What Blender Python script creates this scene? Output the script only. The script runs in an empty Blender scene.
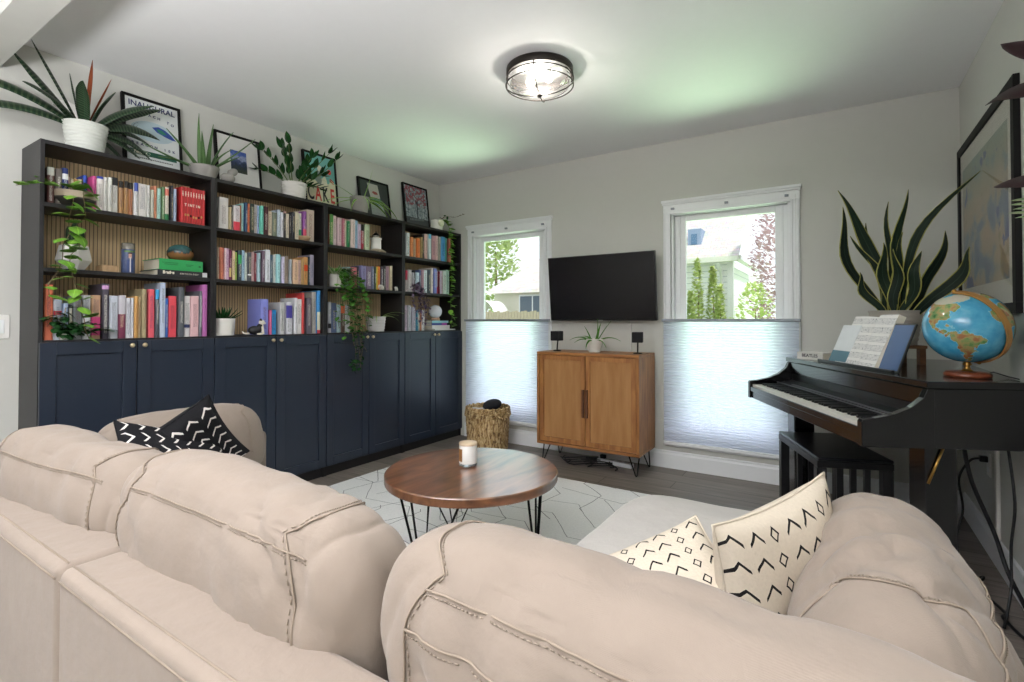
import bpy, bmesh, math, random
from mathutils import Vector, Matrix, Euler, noise
R=math.radians; PI=math.pi
SC=bpy.context.scene; COL=SC.collection
rnd=random.Random(7)
# ---------------------------------------------------------------- camera
cd=bpy.data.cameras.new('camera'); cam=bpy.data.objects.new('camera',cd); COL.objects.link(cam)
cd.sensor_width=36; cd.lens=36*505.93/1024; cd.shift_y=-28.2/1024; cd.clip_start=.05; cd.clip_end=200
cam.location=(3.482,-4.0029,1.1512); cam.rotation_euler=(PI/2+.0148,0,.5728)
SC.camera=cam
# ---------------------------------------------------------------- light
SC.view_settings.view_transform='Standard'; SC.view_settings.look='None'
SC.view_settings.exposure=0.27; SC.view_settings.gamma=1; SC.view_settings.use_curve_mapping=False
w=bpy.data.worlds.new('world'); SC.world=w; w.use_nodes=True
bg=w.node_tree.nodes['Background']; bg.inputs[0].default_value=(.90,.95,1,1); bg.inputs[1].default_value=1.25
def light(name,kind,loc,rot,energy,color=(1,1,1),size=1,size_y=None,**k):
    l=bpy.data.lights.new(name,kind); l.energy=energy; l.color=color
    if kind=='AREA':
        l.shape='RECTANGLE'; l.size=size; l.size_y=size_y or size
    if kind=='SUN': l.angle=R(1.5)
    for a,b in k.items(): setattr(l,a,b)
    o=bpy.data.objects.new(name,l); COL.objects.link(o); o.location=loc; o.rotation_euler=rot; return o
light('sun','SUN',(6,-4,8),Euler((R(42),0,R(62))),3.0,(1,.96,.90))
# added fill lamp, unseen behind the camera, brightening the room off the ceiling
light('added_uplight','AREA',(2.45,-4.8,1.5),(R(180+8),0,0),185,(.98,.98,1),.95,.75)
# glow of the sunlit lawn below the sills, thrown up at the ceiling
for x_ in (.855,2.797): light('lawn_glow','AREA',(x_,1.35,.35),(R(-140),0,0),20,(.66,1,.58),3.4,.9,spread=R(64))
# skylight and lawn glow reaching the two windows from outside
for x_ in (.855,2.797): light('window_daylight','AREA',(x_,.95,.50),(R(-96),0,0),10.5,(.84,.88,1),1.5,1.0)
# ---------------------------------------------------------------- materials
MATS={}
def srgb(h):
    if isinstance(h,str):
        c=[int(h[i:i+2],16)/255 for i in (0,2,4)]
    else: c=h
    return tuple(x/12.92 if x<=.04045 else ((x+.055)/1.055)**2.4 for x in c)
def newmat(name):
    m=bpy.data.materials.new(name); m.use_nodes=True; nt=m.node_tree
    return m,nt,nt.nodes['Principled BSDF']
def N(nt,kind,inp=None,**at):
    n=nt.nodes.new(kind)
    for a,b in at.items(): setattr(n,a,b)
    for k,v in (inp or {}).items():
        if hasattr(v,'is_output'): nt.links.new(v,n.inputs[k])
        else: n.inputs[k].default_value=v
    return n
def math_(nt,op,a,b=0.0,c=None):
    d={0:a,1:b}
    if c is not None: d[2]=c
    return N(nt,'ShaderNodeMath',d,operation=op).outputs[0]
def mixc(nt,f,a,b):
    n=nt.nodes.new('ShaderNodeMix'); n.data_type='RGBA'
    for s,v in ((0,f),(6,a),(7,b)):
        if hasattr(v,'is_output'): nt.links.new(v,n.inputs[s])
        else: n.inputs[s].default_value=v if s==0 else (*v[:3],1)
    return n.outputs[2]
def ramp(nt,f,stops):
    n=nt.nodes.new('ShaderNodeValToRGB'); nt.links.new(f,n.inputs[0])
    e=n.color_ramp.elements
    while len(e)<len(stops): e.new(.5)
    for x,(p,c) in zip(e,stops): x.position=p; x.color=(*srgb(c),1)
    return n.outputs[0]
def coord(nt,scale=(1,1,1),kind='Object',rot=(0,0,0)):
    t=nt.nodes.new('ShaderNodeTexCoord')
    return N(nt,'ShaderNodeMapping',{0:t.outputs[kind],3:scale,2:rot}).outputs[0]
def bump(nt,b,h,s=.2,d=.01):
    n=N(nt,'ShaderNodeBump',{'Height':h,'Strength':s,'Distance':d}); nt.links.new(n.outputs[0],b.inputs['Normal'])
def mat(name,col,rough=.5,metal=0,spec=.5,var=.06,scale=(6,6,6),bmp=0,bscale=None,coat=0,emit=0,trans=0,ior=1.45,sheen=0):
    """plain surface with a little procedural mottling and grain"""
    if name in MATS: return MATS[name]
    m,nt,b=newmat(name); c=srgb(col)
    no=N(nt,'ShaderNodeTexNoise',{'Vector':coord(nt,scale),'Scale':3,'Detail':4})
    lo=[x*(1-var) for x in c]; hi=[min(1,x*(1+var)) for x in c]
    nt.links.new(mixc(nt,no.outputs[0],lo,hi),b.inputs['Base Color'])
    b.inputs['Roughness'].default_value=rough; b.inputs['Metallic'].default_value=metal
    b.inputs['Specular IOR Level'].default_value=spec; b.inputs['Coat Weight'].default_value=coat
    b.inputs['Transmission Weight'].default_value=trans; b.inputs['IOR'].default_value=ior
    if sheen: b.inputs['Sheen Weight'].default_value=sheen
    if emit: b.inputs['Emission Color'].default_value=(*c,1); b.inputs['Emission Strength'].default_value=emit
    if bmp:
        n2=N(nt,'ShaderNodeTexNoise',{'Vector':coord(nt,bscale or (1,1,1)),'Scale':60,'Detail':3})
        bump(nt,b,n2.outputs[0],bmp)
    MATS[name]=m; return m
# ---------------------------------------------------------------- mesh builder
class MB:
    def __init__(s): s.v=[]; s.f=[]; s.sm=[]; s.uv={}
    def add(s,vs,fs,smooth=False,uv=None):
        o=len(s.v); s.v+=[tuple(v) for v in vs]
        for f in fs: s.f.append(tuple(i+o for i in f)); s.sm.append(smooth)
        if uv:
            for i,u in enumerate(uv): s.uv[o+i]=u
        return s
    def box(s,a,b,M=None):
        (x0,y0,z0),(x1,y1,z1)=a,b
        vs=[Vector(p) for p in ((x0,y0,z0),(x1,y0,z0),(x1,y1,z0),(x0,y1,z0),(x0,y0,z1),(x1,y0,z1),(x1,y1,z1),(x0,y1,z1))]
        if M: vs=[M@v for v in vs]
        return s.add(vs,[(3,2,1,0),(4,5,6,7),(0,1,5,4),(1,2,6,5),(2,3,7,6),(3,0,4,7)])
    def prism(s,poly,z0,z1,M=None,smooth=False):
        n=len(poly); vs=[Vector((x,y,z0)) for x,y in poly]+[Vector((x,y,z1)) for x,y in poly]
        if M: vs=[M@v for v in vs]
        return s.add(vs,[tuple(range(n))[::-1],tuple(range(n,2*n))]+[(i,(i+1)%n,n+(i+1)%n,n+i) for i in range(n)],smooth)
    def lathe(s,prof,n=32,M=None,smooth=True,cap=True):
        vs=[];fs=[]
        for r,z in prof:
            for i in range(n): vs.append(Vector((r*math.cos(2*PI*i/n),r*math.sin(2*PI*i/n),z)))
        for k in range(len(prof)-1):
            for i in range(n):
                j=(i+1)%n; fs.append((k*n+i,k*n+j,(k+1)*n+j,(k+1)*n+i))
        if cap:
            if prof[0][0]>1e-5: fs.append(tuple(range(n))[::-1])
            if prof[-1][0]>1e-5: fs.append(tuple(range((len(prof)-1)*n,len(prof)*n)))
        if M: vs=[M@v for v in vs]
        return s.add(vs,fs,smooth)
    def tube(s,pts,r,n=8,closed=False):
        pts=[Vector(p) for p in pts]; k=len(pts); vs=[];fs=[]
        rr=r if isinstance(r,(list,tuple)) else [r]*k
        prev=None
        for i,p in enumerate(pts):
            t=(pts[(i+1)%k]-pts[i-1]) if closed else (pts[min(i+1,k-1)]-pts[max(i-1,0)])
            t.normalize()
            a=prev if prev is not None else (Vector((0,0,1)) if abs(t.z)<.9 else Vector((1,0,0)))
            a=(a-t*a.dot(t)).normalized(); prev=a; b=t.cross(a)
            for j in range(n):
                an=2*PI*j/n; vs.append(p+(a*math.cos(an)+b*math.sin(an))*rr[i])
        for i in range(k if closed else k-1):
            for j in range(n):
                q=(i+1)%k; fs.append((i*n+j,i*n+(j+1)%n,q*n+(j+1)%n,q*n+j))
        if not closed: fs+= [tuple(range(n))[::-1],tuple(range((k-1)*n,k*n))]
        return s.add(vs,fs,True)
    def sphere(s,c,r,nu=20,nv=12,M=None):
        rx,ry,rz=(r,r,r) if not isinstance(r,(tuple,list)) else r
        vs=[];fs=[]
        for i in range(nv+1):
            th=PI*i/nv
            for j in range(nu):
                ph=2*PI*j/nu; vs.append(Vector((rx*math.sin(th)*math.cos(ph),ry*math.sin(th)*math.sin(ph),rz*math.cos(th))))
        if M: vs=[M@v for v in vs]
        vs=[v+Vector(c) for v in vs]
        for i in range(nv):
            for j in range(nu): fs.append((i*nu+j,(i+1)*nu+j,(i+1)*nu+(j+1)%nu,i*nu+(j+1)%nu))
        return s.add(vs,fs,True)
    def grid(s,fn,nu,nv,smooth=True,uvfn=None,rd=0):
        vs=[fn(i/nu,j/nv) for j in range(nv+1) for i in range(nu+1)]
        fs=[(j*(nu+1)+i,j*(nu+1)+i+1,(j+1)*(nu+1)+i+1,(j+1)*(nu+1)+i) for j in range(nv) for i in range(nu)]
        uv=[(i/nu,j/nv,rd) for j in range(nv+1) for i in range(nu+1)]
        return s.add(vs,fs,smooth,uv)
    def leaf(s,base,az,el,L,w,droop=.5,fold=.25,n=8,shape='strap',twist=0,nw=4,wave=0,roll=0):
        """one blade: grows from base along azimuth az, elevation el, bending down by droop"""
        rd=rnd.random(); p=Vector(base); e=el; pts=[]; a=az
        for i in range(n+1):
            d=Vector((math.cos(e)*math.cos(a),math.cos(e)*math.sin(a),math.sin(e)))
            pts.append((p.copy(),d,a)); p=p+d*(L/n); e-=droop/n
        def prof(t):
            if shape=='strap': return (.55+.45*min(1,t*3))*min(1,(1-t)*3.2)**.7+.01
            if shape=='sword': return (.5+1.6*t-1.1*t*t)*min(1,(1-t)*2.2)**.8*.95+.01
            if shape=='taper': return (1-t)**.8+.01
            return math.sin(PI*min(1,max(0,t))**.8)**.75+.03      # oval
        vs=[];fs=[];uv=[]
        for i,(q,d,a) in enumerate(pts):
            t=i/n; sd=Vector((-math.sin(a),math.cos(a),0)); up=d.cross(sd)*-1
            tw=roll+twist*t; s2=sd*math.cos(tw)+up*math.sin(tw); u2=up*math.cos(tw)-sd*math.sin(tw)
            hw=w/2*prof(t)
            for j in range(nw+1):
                u=2*j/nw-1
                vs.append(q+s2*(u*hw)+u2*(abs(u)*hw*fold+wave*hw*math.sin(t*17+u*2+rd*6)*abs(u))); uv.append((u,t,rd))
        for i in range(n):
            for j in range(nw): k=i*(nw+1)+j; fs.append((k,k+1,k+nw+2,k+nw+1))
        return s.add(vs,fs,True,uv)
    def build(s,name,m,parent=None,loc=(0,0,0),rot=(0,0,0),bevel=0,seg=2,sub=0,solid=0):
        me=bpy.data.meshes.new(name); me.from_pydata(s.v,[],s.f); me.update()
        me.polygons.foreach_set('use_smooth',s.sm)
        if s.uv:
            at=me.attributes.new('luv','FLOAT_VECTOR','POINT')
            buf=[0.0]*(3*len(s.v))
            for i,u in s.uv.items(): buf[3*i:3*i+3]=u
            at.data.foreach_set('vector',buf)
        if m: me.materials.append(m)
        o=bpy.data.objects.new(name,me); COL.objects.link(o)
        o.location=loc; o.rotation_euler=rot
        if parent: o.parent=parent
        if bevel:
            md=o.modifiers.new('bevel','BEVEL'); md.width=bevel; md.segments=seg; md.limit_method='ANGLE'; md.angle_limit=R(40)
        if solid:
            md=o.modifiers.new('solid','SOLIDIFY'); md.thickness=solid; md.offset=0
        if sub:
            md=o.modifiers.new('sub','SUBSURF'); md.levels=sub; md.render_levels=sub
        return o
def tag(o,label,cat,group=None):
    o['label']=label; o['category']=cat
    if group: o['group']=group
    return o
def thing(name,label,cat,loc=(0,0,0),rz=0,group=None):
    o=bpy.data.objects.new(name,None); COL.objects.link(o); o.empty_display_size=.05
    o.location=loc; o.rotation_euler=(0,0,rz); return tag(o,label,cat,group)
def struct(o): o['kind']='structure'; return o
def bx(a,b,name,m,parent=None,bevel=0,**k): return MB().box(a,b).build(name,m,parent,bevel=bevel,**k)
def dup(root,loc,rz=None,label=None):
    r=root.copy(); COL.objects.link(r); r.location=loc
    if rz is not None: r.rotation_euler=(0,0,rz)
    if label: r['label']=label
    for ch in list(root.children):
        c=ch.copy(); COL.objects.link(c); c.parent=r
        for g in ch.children:
            d=g.copy(); COL.objects.link(d); d.parent=c
    return r
def text(s,size,m,parent,M,name='lettering',sx=1,extrude=.0008,bold=0,align='CENTER'):
    cu=bpy.data.curves.new('t','FONT'); cu.body=s; cu.size=size; cu.extrude=extrude; cu.align_x=align; cu.align_y='CENTER'; cu.offset=bold
    o=bpy.data.objects.new('t',cu); COL.objects.link(o); bpy.context.view_layer.update()
    me=bpy.data.meshes.new_from_object(o.evaluated_get(bpy.context.evaluated_depsgraph_get()))
    bpy.data.objects.remove(o); me.name=name; me.materials.clear(); me.materials.append(m)
    me.transform(M@Matrix.Diagonal((sx,1,1,1)))
    q=bpy.data.objects.new(name,me); COL.objects.link(q)
    if parent: q.parent=parent
    return q
def frame_M(o,x,y):
    """matrix whose columns are x (text right), y (text up), normal"""
    x=Vector(x).normalized(); y=Vector(y).normalized(); z=x.cross(y)
    M=Matrix((x,y,z)).transposed().to_4x4(); M.translation=Vector(o); return M
def attr(nt,name='luv',typ='GEOMETRY'):
    n=nt.nodes.new('ShaderNodeAttribute'); n.attribute_name=name; n.attribute_type=typ; return n
# ================================================================ materials with a pattern
def wood(name,a,b_,rough=.4,scale=(1.5,14,14),coat=0,band=2.5):
    m,nt,b=newmat(name)
    n1=N(nt,'ShaderNodeTexNoise',{'Vector':coord(nt,scale),'Scale':band,'Detail':8,'Distortion':.6})
    nt.links.new(ramp(nt,n1.outputs[0],[(.3,a),(.7,b_)]),b.inputs['Base Color'])
    b.inputs['Roughness'].default_value=rough; b.inputs['Coat Weight'].default_value=coat; b.inputs['Coat Roughness'].default_value=.25
    bump(nt,b,n1.outputs[0],.06); MATS[name]=m; return m
def linen(name,col,fold=.0):
    m,nt,b=newmat(name); c=srgb(col)
    v=coord(nt); n1=N(nt,'ShaderNodeTexNoise',{'Vector':v,'Scale':9,'Detail':6,'Roughness':.65})
    nt.links.new(mixc(nt,n1.outputs[0],[x*.9 for x in c],[min(1,x*1.08) for x in c]),b.inputs['Base Color'])
    b.inputs['Roughness'].default_value=.9; b.inputs['Sheen Weight'].default_value=.15; b.inputs['Specular IOR Level'].default_value=.2
    w1=N(nt,'ShaderNodeTexWave',{'Vector':v,'Scale':260},bands_direction='X'); w2=N(nt,'ShaderNodeTexWave',{'Vector':v,'Scale':260},bands_direction='Z')
    n2=N(nt,'ShaderNodeTexNoise',{'Vector':v,'Scale':22,'Detail':5})
    h=math_(nt,'ADD',math_(nt,'MULTIPLY',math_(nt,'ADD',w1.outputs[0],w2.outputs[0]),.015),n2.outputs[0])
    bump(nt,b,h,.34,.012); MATS[name]=m; return m
M_white=mat('white paint','eceae6',.55,var=.02)
M_trim=mat('white gloss trim','eef0f2',.35,var=.015)
M_wall=mat('warm white wall paint','cdcdc7',.85,var=.02,bmp=.03)
M_ceil=mat('flat white ceiling paint','f1f1f2',.9,var=.015,bmp=.02)
M_black=mat('black metal','161617',.4,.6)
M_dark=mat('black brown veneer','222123',.45,var=.12,scale=(8,8,1))
M_door=mat('dark lacquer with window tint','29313f',.32,var=.06)  # blue of the window light mixed into the dark door colour
M_slat=None
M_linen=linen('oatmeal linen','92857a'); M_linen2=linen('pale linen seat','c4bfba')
M_seam=mat('linen stitching','948678',.9,var=.1)
M_walnut=wood('acacia wood','573625','966545',.30,(9,1.6,9),coat=1,band=2.2)
M_walnut.node_tree.nodes['Principled BSDF'].inputs['Coat IOR'].default_value=1.9; M_walnut.node_tree.nodes['Principled BSDF'].inputs['Coat Roughness'].default_value=.16
M_oak=wood('honey oak','86522a','b57d45',.45,(9,9,1.3),band=3)
M_frame=mat('black picture frame','131212',.6,spec=.25,var=.1)
M_paper=mat('paper pages','e2dccb',.85,var=.08,scale=(1,60,1))
M_brass=mat('brass','b98d4a',.3,1,var=.1)
M_pot=mat('white glazed pot','dedbd5',.35,var=.03)
M_grey=mat('grey concrete pot','9a9792',.8,var=.1,bmp=.15)
M_soil=mat('potting soil','2b211a',.95,var=.4,scale=(30,30,30),bmp=.6)
M_stem=mat('green stem','566b35',.6,var=.2)
M_vine=mat('woody stem','7a6a4e',.7,var=.2)
M_cable=mat('black cable','141416',.5)
M_wcable=mat('white cable','dcdcdc',.5)
def leafmat(name,a,b_,edge=None,bands=None,rough=.35,trans=.12):
    m,nt,b=newmat(name); A=attr(nt); sp=N(nt,'ShaderNodeSeparateXYZ',{0:A.outputs['Vector']})
    nz=N(nt,'ShaderNodeTexNoise',{'Vector':coord(nt,(14,14,14)),'Scale':2.5,'Detail':3})
    f=math_(nt,'ADD',math_(nt,'MULTIPLY',sp.outputs[2],.6),math_(nt,'MULTIPLY',nz.outputs[0],.5))
    c=mixc(nt,f,srgb(a),srgb(b_))
    au=math_(nt,'ABSOLUTE',sp.outputs[0])
    if bands:
        w_=N(nt,'ShaderNodeTexWave',{'Vector':N(nt,'ShaderNodeCombineXYZ',{0:sp.outputs[1],1:math_(nt,'MULTIPLY',sp.outputs[0],.06)}).outputs[0],'Scale':bands[1],'Distortion':2.5,'Detail':2})
        c=mixc(nt,math_(nt,'GREATER_THAN',w_.outputs[0],.62),c,srgb(bands[0]))
    vein=math_(nt,'LESS_THAN',au,.06); c=mixc(nt,math_(nt,'MULTIPLY',vein,.4),c,[min(1,x*2.2+.02) for x in srgb(b_)])
    if edge: c=mixc(nt,math_(nt,'GREATER_THAN',au,edge[1]),c,srgb(edge[0]))
    nt.links.new(c,b.inputs['Base Color']); b.inputs['Roughness'].default_value=rough
    b.inputs['Specular IOR Level'].default_value=.22
    if trans:
        t=N(nt,'ShaderNodeBsdfTranslucent',{0:c}); mx=N(nt,'ShaderNodeMixShader',{0:trans,1:b.outputs[0],2:t.outputs[0]})
        nt.links.new(mx.outputs[0],nt.nodes['Material Output'].inputs[0])
    MATS[name]=m; return m
L_snake=leafmat('snake plant leaf','0b1510','16291b',edge=('9c984f',.86),trans=0,rough=.6)
L_brom=leafmat('banded dark leaf','13201a','24402a',bands=('46553f',7),trans=0)
L_green=leafmat('mid green leaf','2e5a22','5f9a3c')
L_bright=leafmat('bright green leaf','3c7526','86b544')
L_dark=leafmat('glossy dark green leaf','142e18','2c5a2c',rough=.25)
L_aloe=leafmat('aloe leaf','3c5c3c','6d8f58')
L_spider=leafmat('striped spider leaf','4b7a32','7fae4c',edge=('c8d49a',.75))
L_purple=leafmat('purple silver leaf','3a2438','8d7a94',rough=.3)
L_burg=leafmat('burgundy leaf','150509','2a0b14',rough=.55,trans=.0)
L_white=leafmat('variegated leaf','3f7a34','86b45c',edge=('dfe6c4',.55))
L_red=leafmat('rust red bract','7a3020','b0603a')

# ================================================================ room shell
W=4.105; H=2.5573; YR=-6.6
def planks():
    m,nt,b=newmat('grey brown floor planks')
    v=coord(nt)
    br=N(nt,'ShaderNodeTexBrick',{'Vector':v,'Scale':1,'Mortar Size':.0022,'Brick Width':1.25,'Row Height':.16,'Color1':(.2,.2,.2,1),'Color2':(.8,.8,.8,1),'Mortar':(0,0,0,1)},offset=.37,offset_frequency=2)
    n1=N(nt,'ShaderNodeTexNoise',{'Vector':coord(nt,(1.2,16,1)),'Scale':2.2,'Detail':9,'Roughness':.6,'Distortion':.8})
    f=math_(nt,'ADD',math_(nt,'MULTIPLY',br.outputs[0],.35),math_(nt,'MULTIPLY',n1.outputs[0],.8))
    c=ramp(nt,f,[(.25,'57504b'),(.6,'776e67'),(.9,'958b82')])
    c=mixc(nt,br.outputs[1],c,srgb('2c2724'))
    nt.links.new(c,b.inputs['Base Color']); b.inputs['Roughness'].default_value=.42
    bump(nt,b,f,.08); return m
struct(bx((-3.12,YR,-.12),(W+.12,.12,0),'floor',planks()))
struct(bx((-3.12,YR,H),(W+.12,.12,H+.15),'ceiling',M_ceil))
struct(bx((-3.12,YR-.12,-.12),(W+.12,YR,H+.15),'wall_rear',M_wall))
struct(bx((-3.12,YR,0),(-3.0,-3.78,H),'wall_far_left',M_wall)); struct(bx((-3.0,-3.9,0),(-.12,-3.78,H),'wall_hall',M_wall))
struct(bx((-.12,-3.9,0),(0,.12,H),'wall_left',M_wall))
struct(bx((W,YR,0),(W+.12,.12,H),'wall_right',M_wall))
# ceiling beam over the opening between the two rooms
struct(bx((0,-3.415,2.40),(W,-3.29,H),'trim_1',M_wall))
# back wall with two window openings
WINS=[(.44,1.27),(2.385,3.208)]; ZB,ZT=.27,1.99
wb=MB()
xs=[-.12,*WINS[0],*WINS[1],W+.12]
for i in (0,2,4): wb.box((xs[i],0,0),(xs[i+1],.12,H))
for a,b in WINS: wb.box((a,0,0),(b,.12,ZB)); wb.box((a,0,ZT),(b,.12,H))
struct(wb.build('wall_back',M_wall))
def baseboard(name,a,b,axis):
    prof=[(0,0),(.014,0),(.014,.105),(.009,.118),(.009,.128),(0,.135)]
    m=MB()
    vs=[]
    for t in (a,b):
        for d,z in prof: vs.append((t,-d,z) if axis=='x' else (W-d,t,z))
    n=len(prof); m.add(vs,[tuple(range(n)),tuple(range(n,2*n))[::-1]]+[(i,(i+1)%n,n+(i+1)%n,n+i) for i in range(n)])
    return struct(m.build(name,M_trim))
baseboard('baseboard_back',.345,W-.014,'x'); baseboard('baseboard_right',YR+.02,-.015,'y')

M_glass=newmat('window glass')[0]
nt=M_glass.node_tree; gl=N(nt,'ShaderNodeBsdfGlossy',{'Roughness':.02}); tr=N(nt,'ShaderNodeBsdfTransparent',{0:(.97,.98,.98,1)})
fr=N(nt,'ShaderNodeFresnel',{0:1.35}); nt.links.new(N(nt,'ShaderNodeMixShader',{0:math_(nt,'MULTIPLY',fr.outputs[0],.25),1:tr.outputs[0],2:gl.outputs[0]}).outputs[0],nt.nodes['Material Output'].inputs[0])
# translucent cellular shade fabric
M_shade,nt,b=newmat('cellular shade fabric')
b.inputs['Base Color'].default_value=(*srgb('eceef2'),1); b.inputs['Roughness'].default_value=.9
t=N(nt,'ShaderNodeBsdfTranslucent',{0:(*srgb('e6ecfc'),1)})
nz=N(nt,'ShaderNodeTexNoise',{'Vector':coord(nt,(3,3,30)),'Scale':6,'Detail':4})
nt.links.new(N(nt,'ShaderNodeMixShader',{0:.72,1:b.outputs[0],2:t.outputs[0]}).outputs[0],nt.nodes['Material Output'].inputs[0])
M_rail=mat('grey shade rail','8d939c',.4,.3)
for k,(a,b_) in enumerate(WINS,1):
    x0,x1=(a-.057,b_+.057); cx=(x0+x1)/2
    wn=bpy.data.objects.new(f'window_{k}',None); COL.objects.link(wn); wn.location=(cx,0,ZB); struct(wn)
    hw=(x1-x0)/2; iw=(b_-a)/2; h=ZT-ZB
    c=MB()                                        # casing with stepped profile
    for s in (-1,1):
        for d0,d1,y in ((0,.057,.016),(.0,.014,.026),(.040,.052,.022)):
            xa,xb=sorted((s*(iw+d0),s*(iw+d1))); c.box((xa,-y,-.095),(xb,-.0005,h))
    c.box((-hw,-.018,h),(hw,-.0005,h+.09)); c.box((-hw-.006,-.03,h+.062),(hw+.006,-.0005,h+.078)); c.box((-hw-.012,-.036,h+.078),(hw+.012,-.0005,h+.098))
    c.box((-iw,-.024,h-.012),(iw,-.0005,h+.012)); c.box((-iw,-.026,-.095),(iw,-.0005,-.02))
    c.build('casing',M_trim,wn,bevel=.003)
    j=MB()
    j.box((-iw,.0,0),(-iw+.018,.12,h)); j.box((iw-.018,.0,0),(iw,.12,h)); j.box((-iw+.018,.0,h-.018),(iw-.018,.12,h)); j.box((-iw+.018,0,0),(iw-.018,.12,.02))
    j.build('jamb',M_trim,wn,bevel=.002)
    fw=iw-.018
    for nm,z0,z1,y in (('upper_sash',h/2-.02,h-.018,.045),('lower_sash',.02,h/2+.02,.075)):
        s=MB(); t_=.083
        s.box((-fw,y,z0),(-fw+t_,y+.03,z1)); s.box((fw-t_,y,z0),(fw,y+.03,z1)); s.box((-fw+t_,y,z0),(fw-t_,y+.03,z0+.048)); s.box((-fw+t_,y,z1-.048),(fw-t_,y+.03,z1)); s.box((-fw+.03,y-.008,z0),(-fw+.045,y,z1)); s.box((fw-.045,y-.008,z0),(fw-.03,y,z1))
        so=s.build(nm,M_trim,wn,bevel=.004)
        bx((-fw+t_,y+.012,z0+.048),(fw-t_,y+.016,z1-.048),'pane',M_glass,so)
# shades: hang from brackets on the casing, lowered from the top
for k,(a,b_) in enumerate(WINS):
    cx=(a+b_)/2; hw=(b_-a)/2+.048
    sh=thing('cellular_shade',['white pleated shade covering the lower half of the left window','white pleated shade covering the lower half of the right window'][k],'window shade',(cx,-.052,.195),group='window shades')
    z0,z1=.026,.945; n=44
    def fz(u,v,n=n,z0=z0,z1=z1,hw=hw):
        k=round(v*n*2); return Vector((-hw+2*hw*u,(-.0028 if k%2 else .0028),z0+(z1-z0)*v))
    m=MB().grid(fz,1,2*n,smooth=False)
    m.build('pleated_fabric',M_shade,sh)
    r=MB().box((-hw-.012,-.016,z1),(hw+.012,.016,z1+.022)); r.build('top_rail',M_rail,sh,bevel=.004)
    bx((-hw,-.014,0),(hw,.014,z0),'bottom_rail',M_trim,sh,bevel=.004)
    for s in (-.85,0,.85): bx((s*hw-.012,.012,1.815),(s*hw+.012,.026,1.83),'bracket',M_rail,sh)
    for s in (-.97,.97): MB().tube([(s*hw,.0,z1+.02),(s*hw,.0,1.82)],.0009,5).build('lift_cord',M_wcable,sh)
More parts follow.
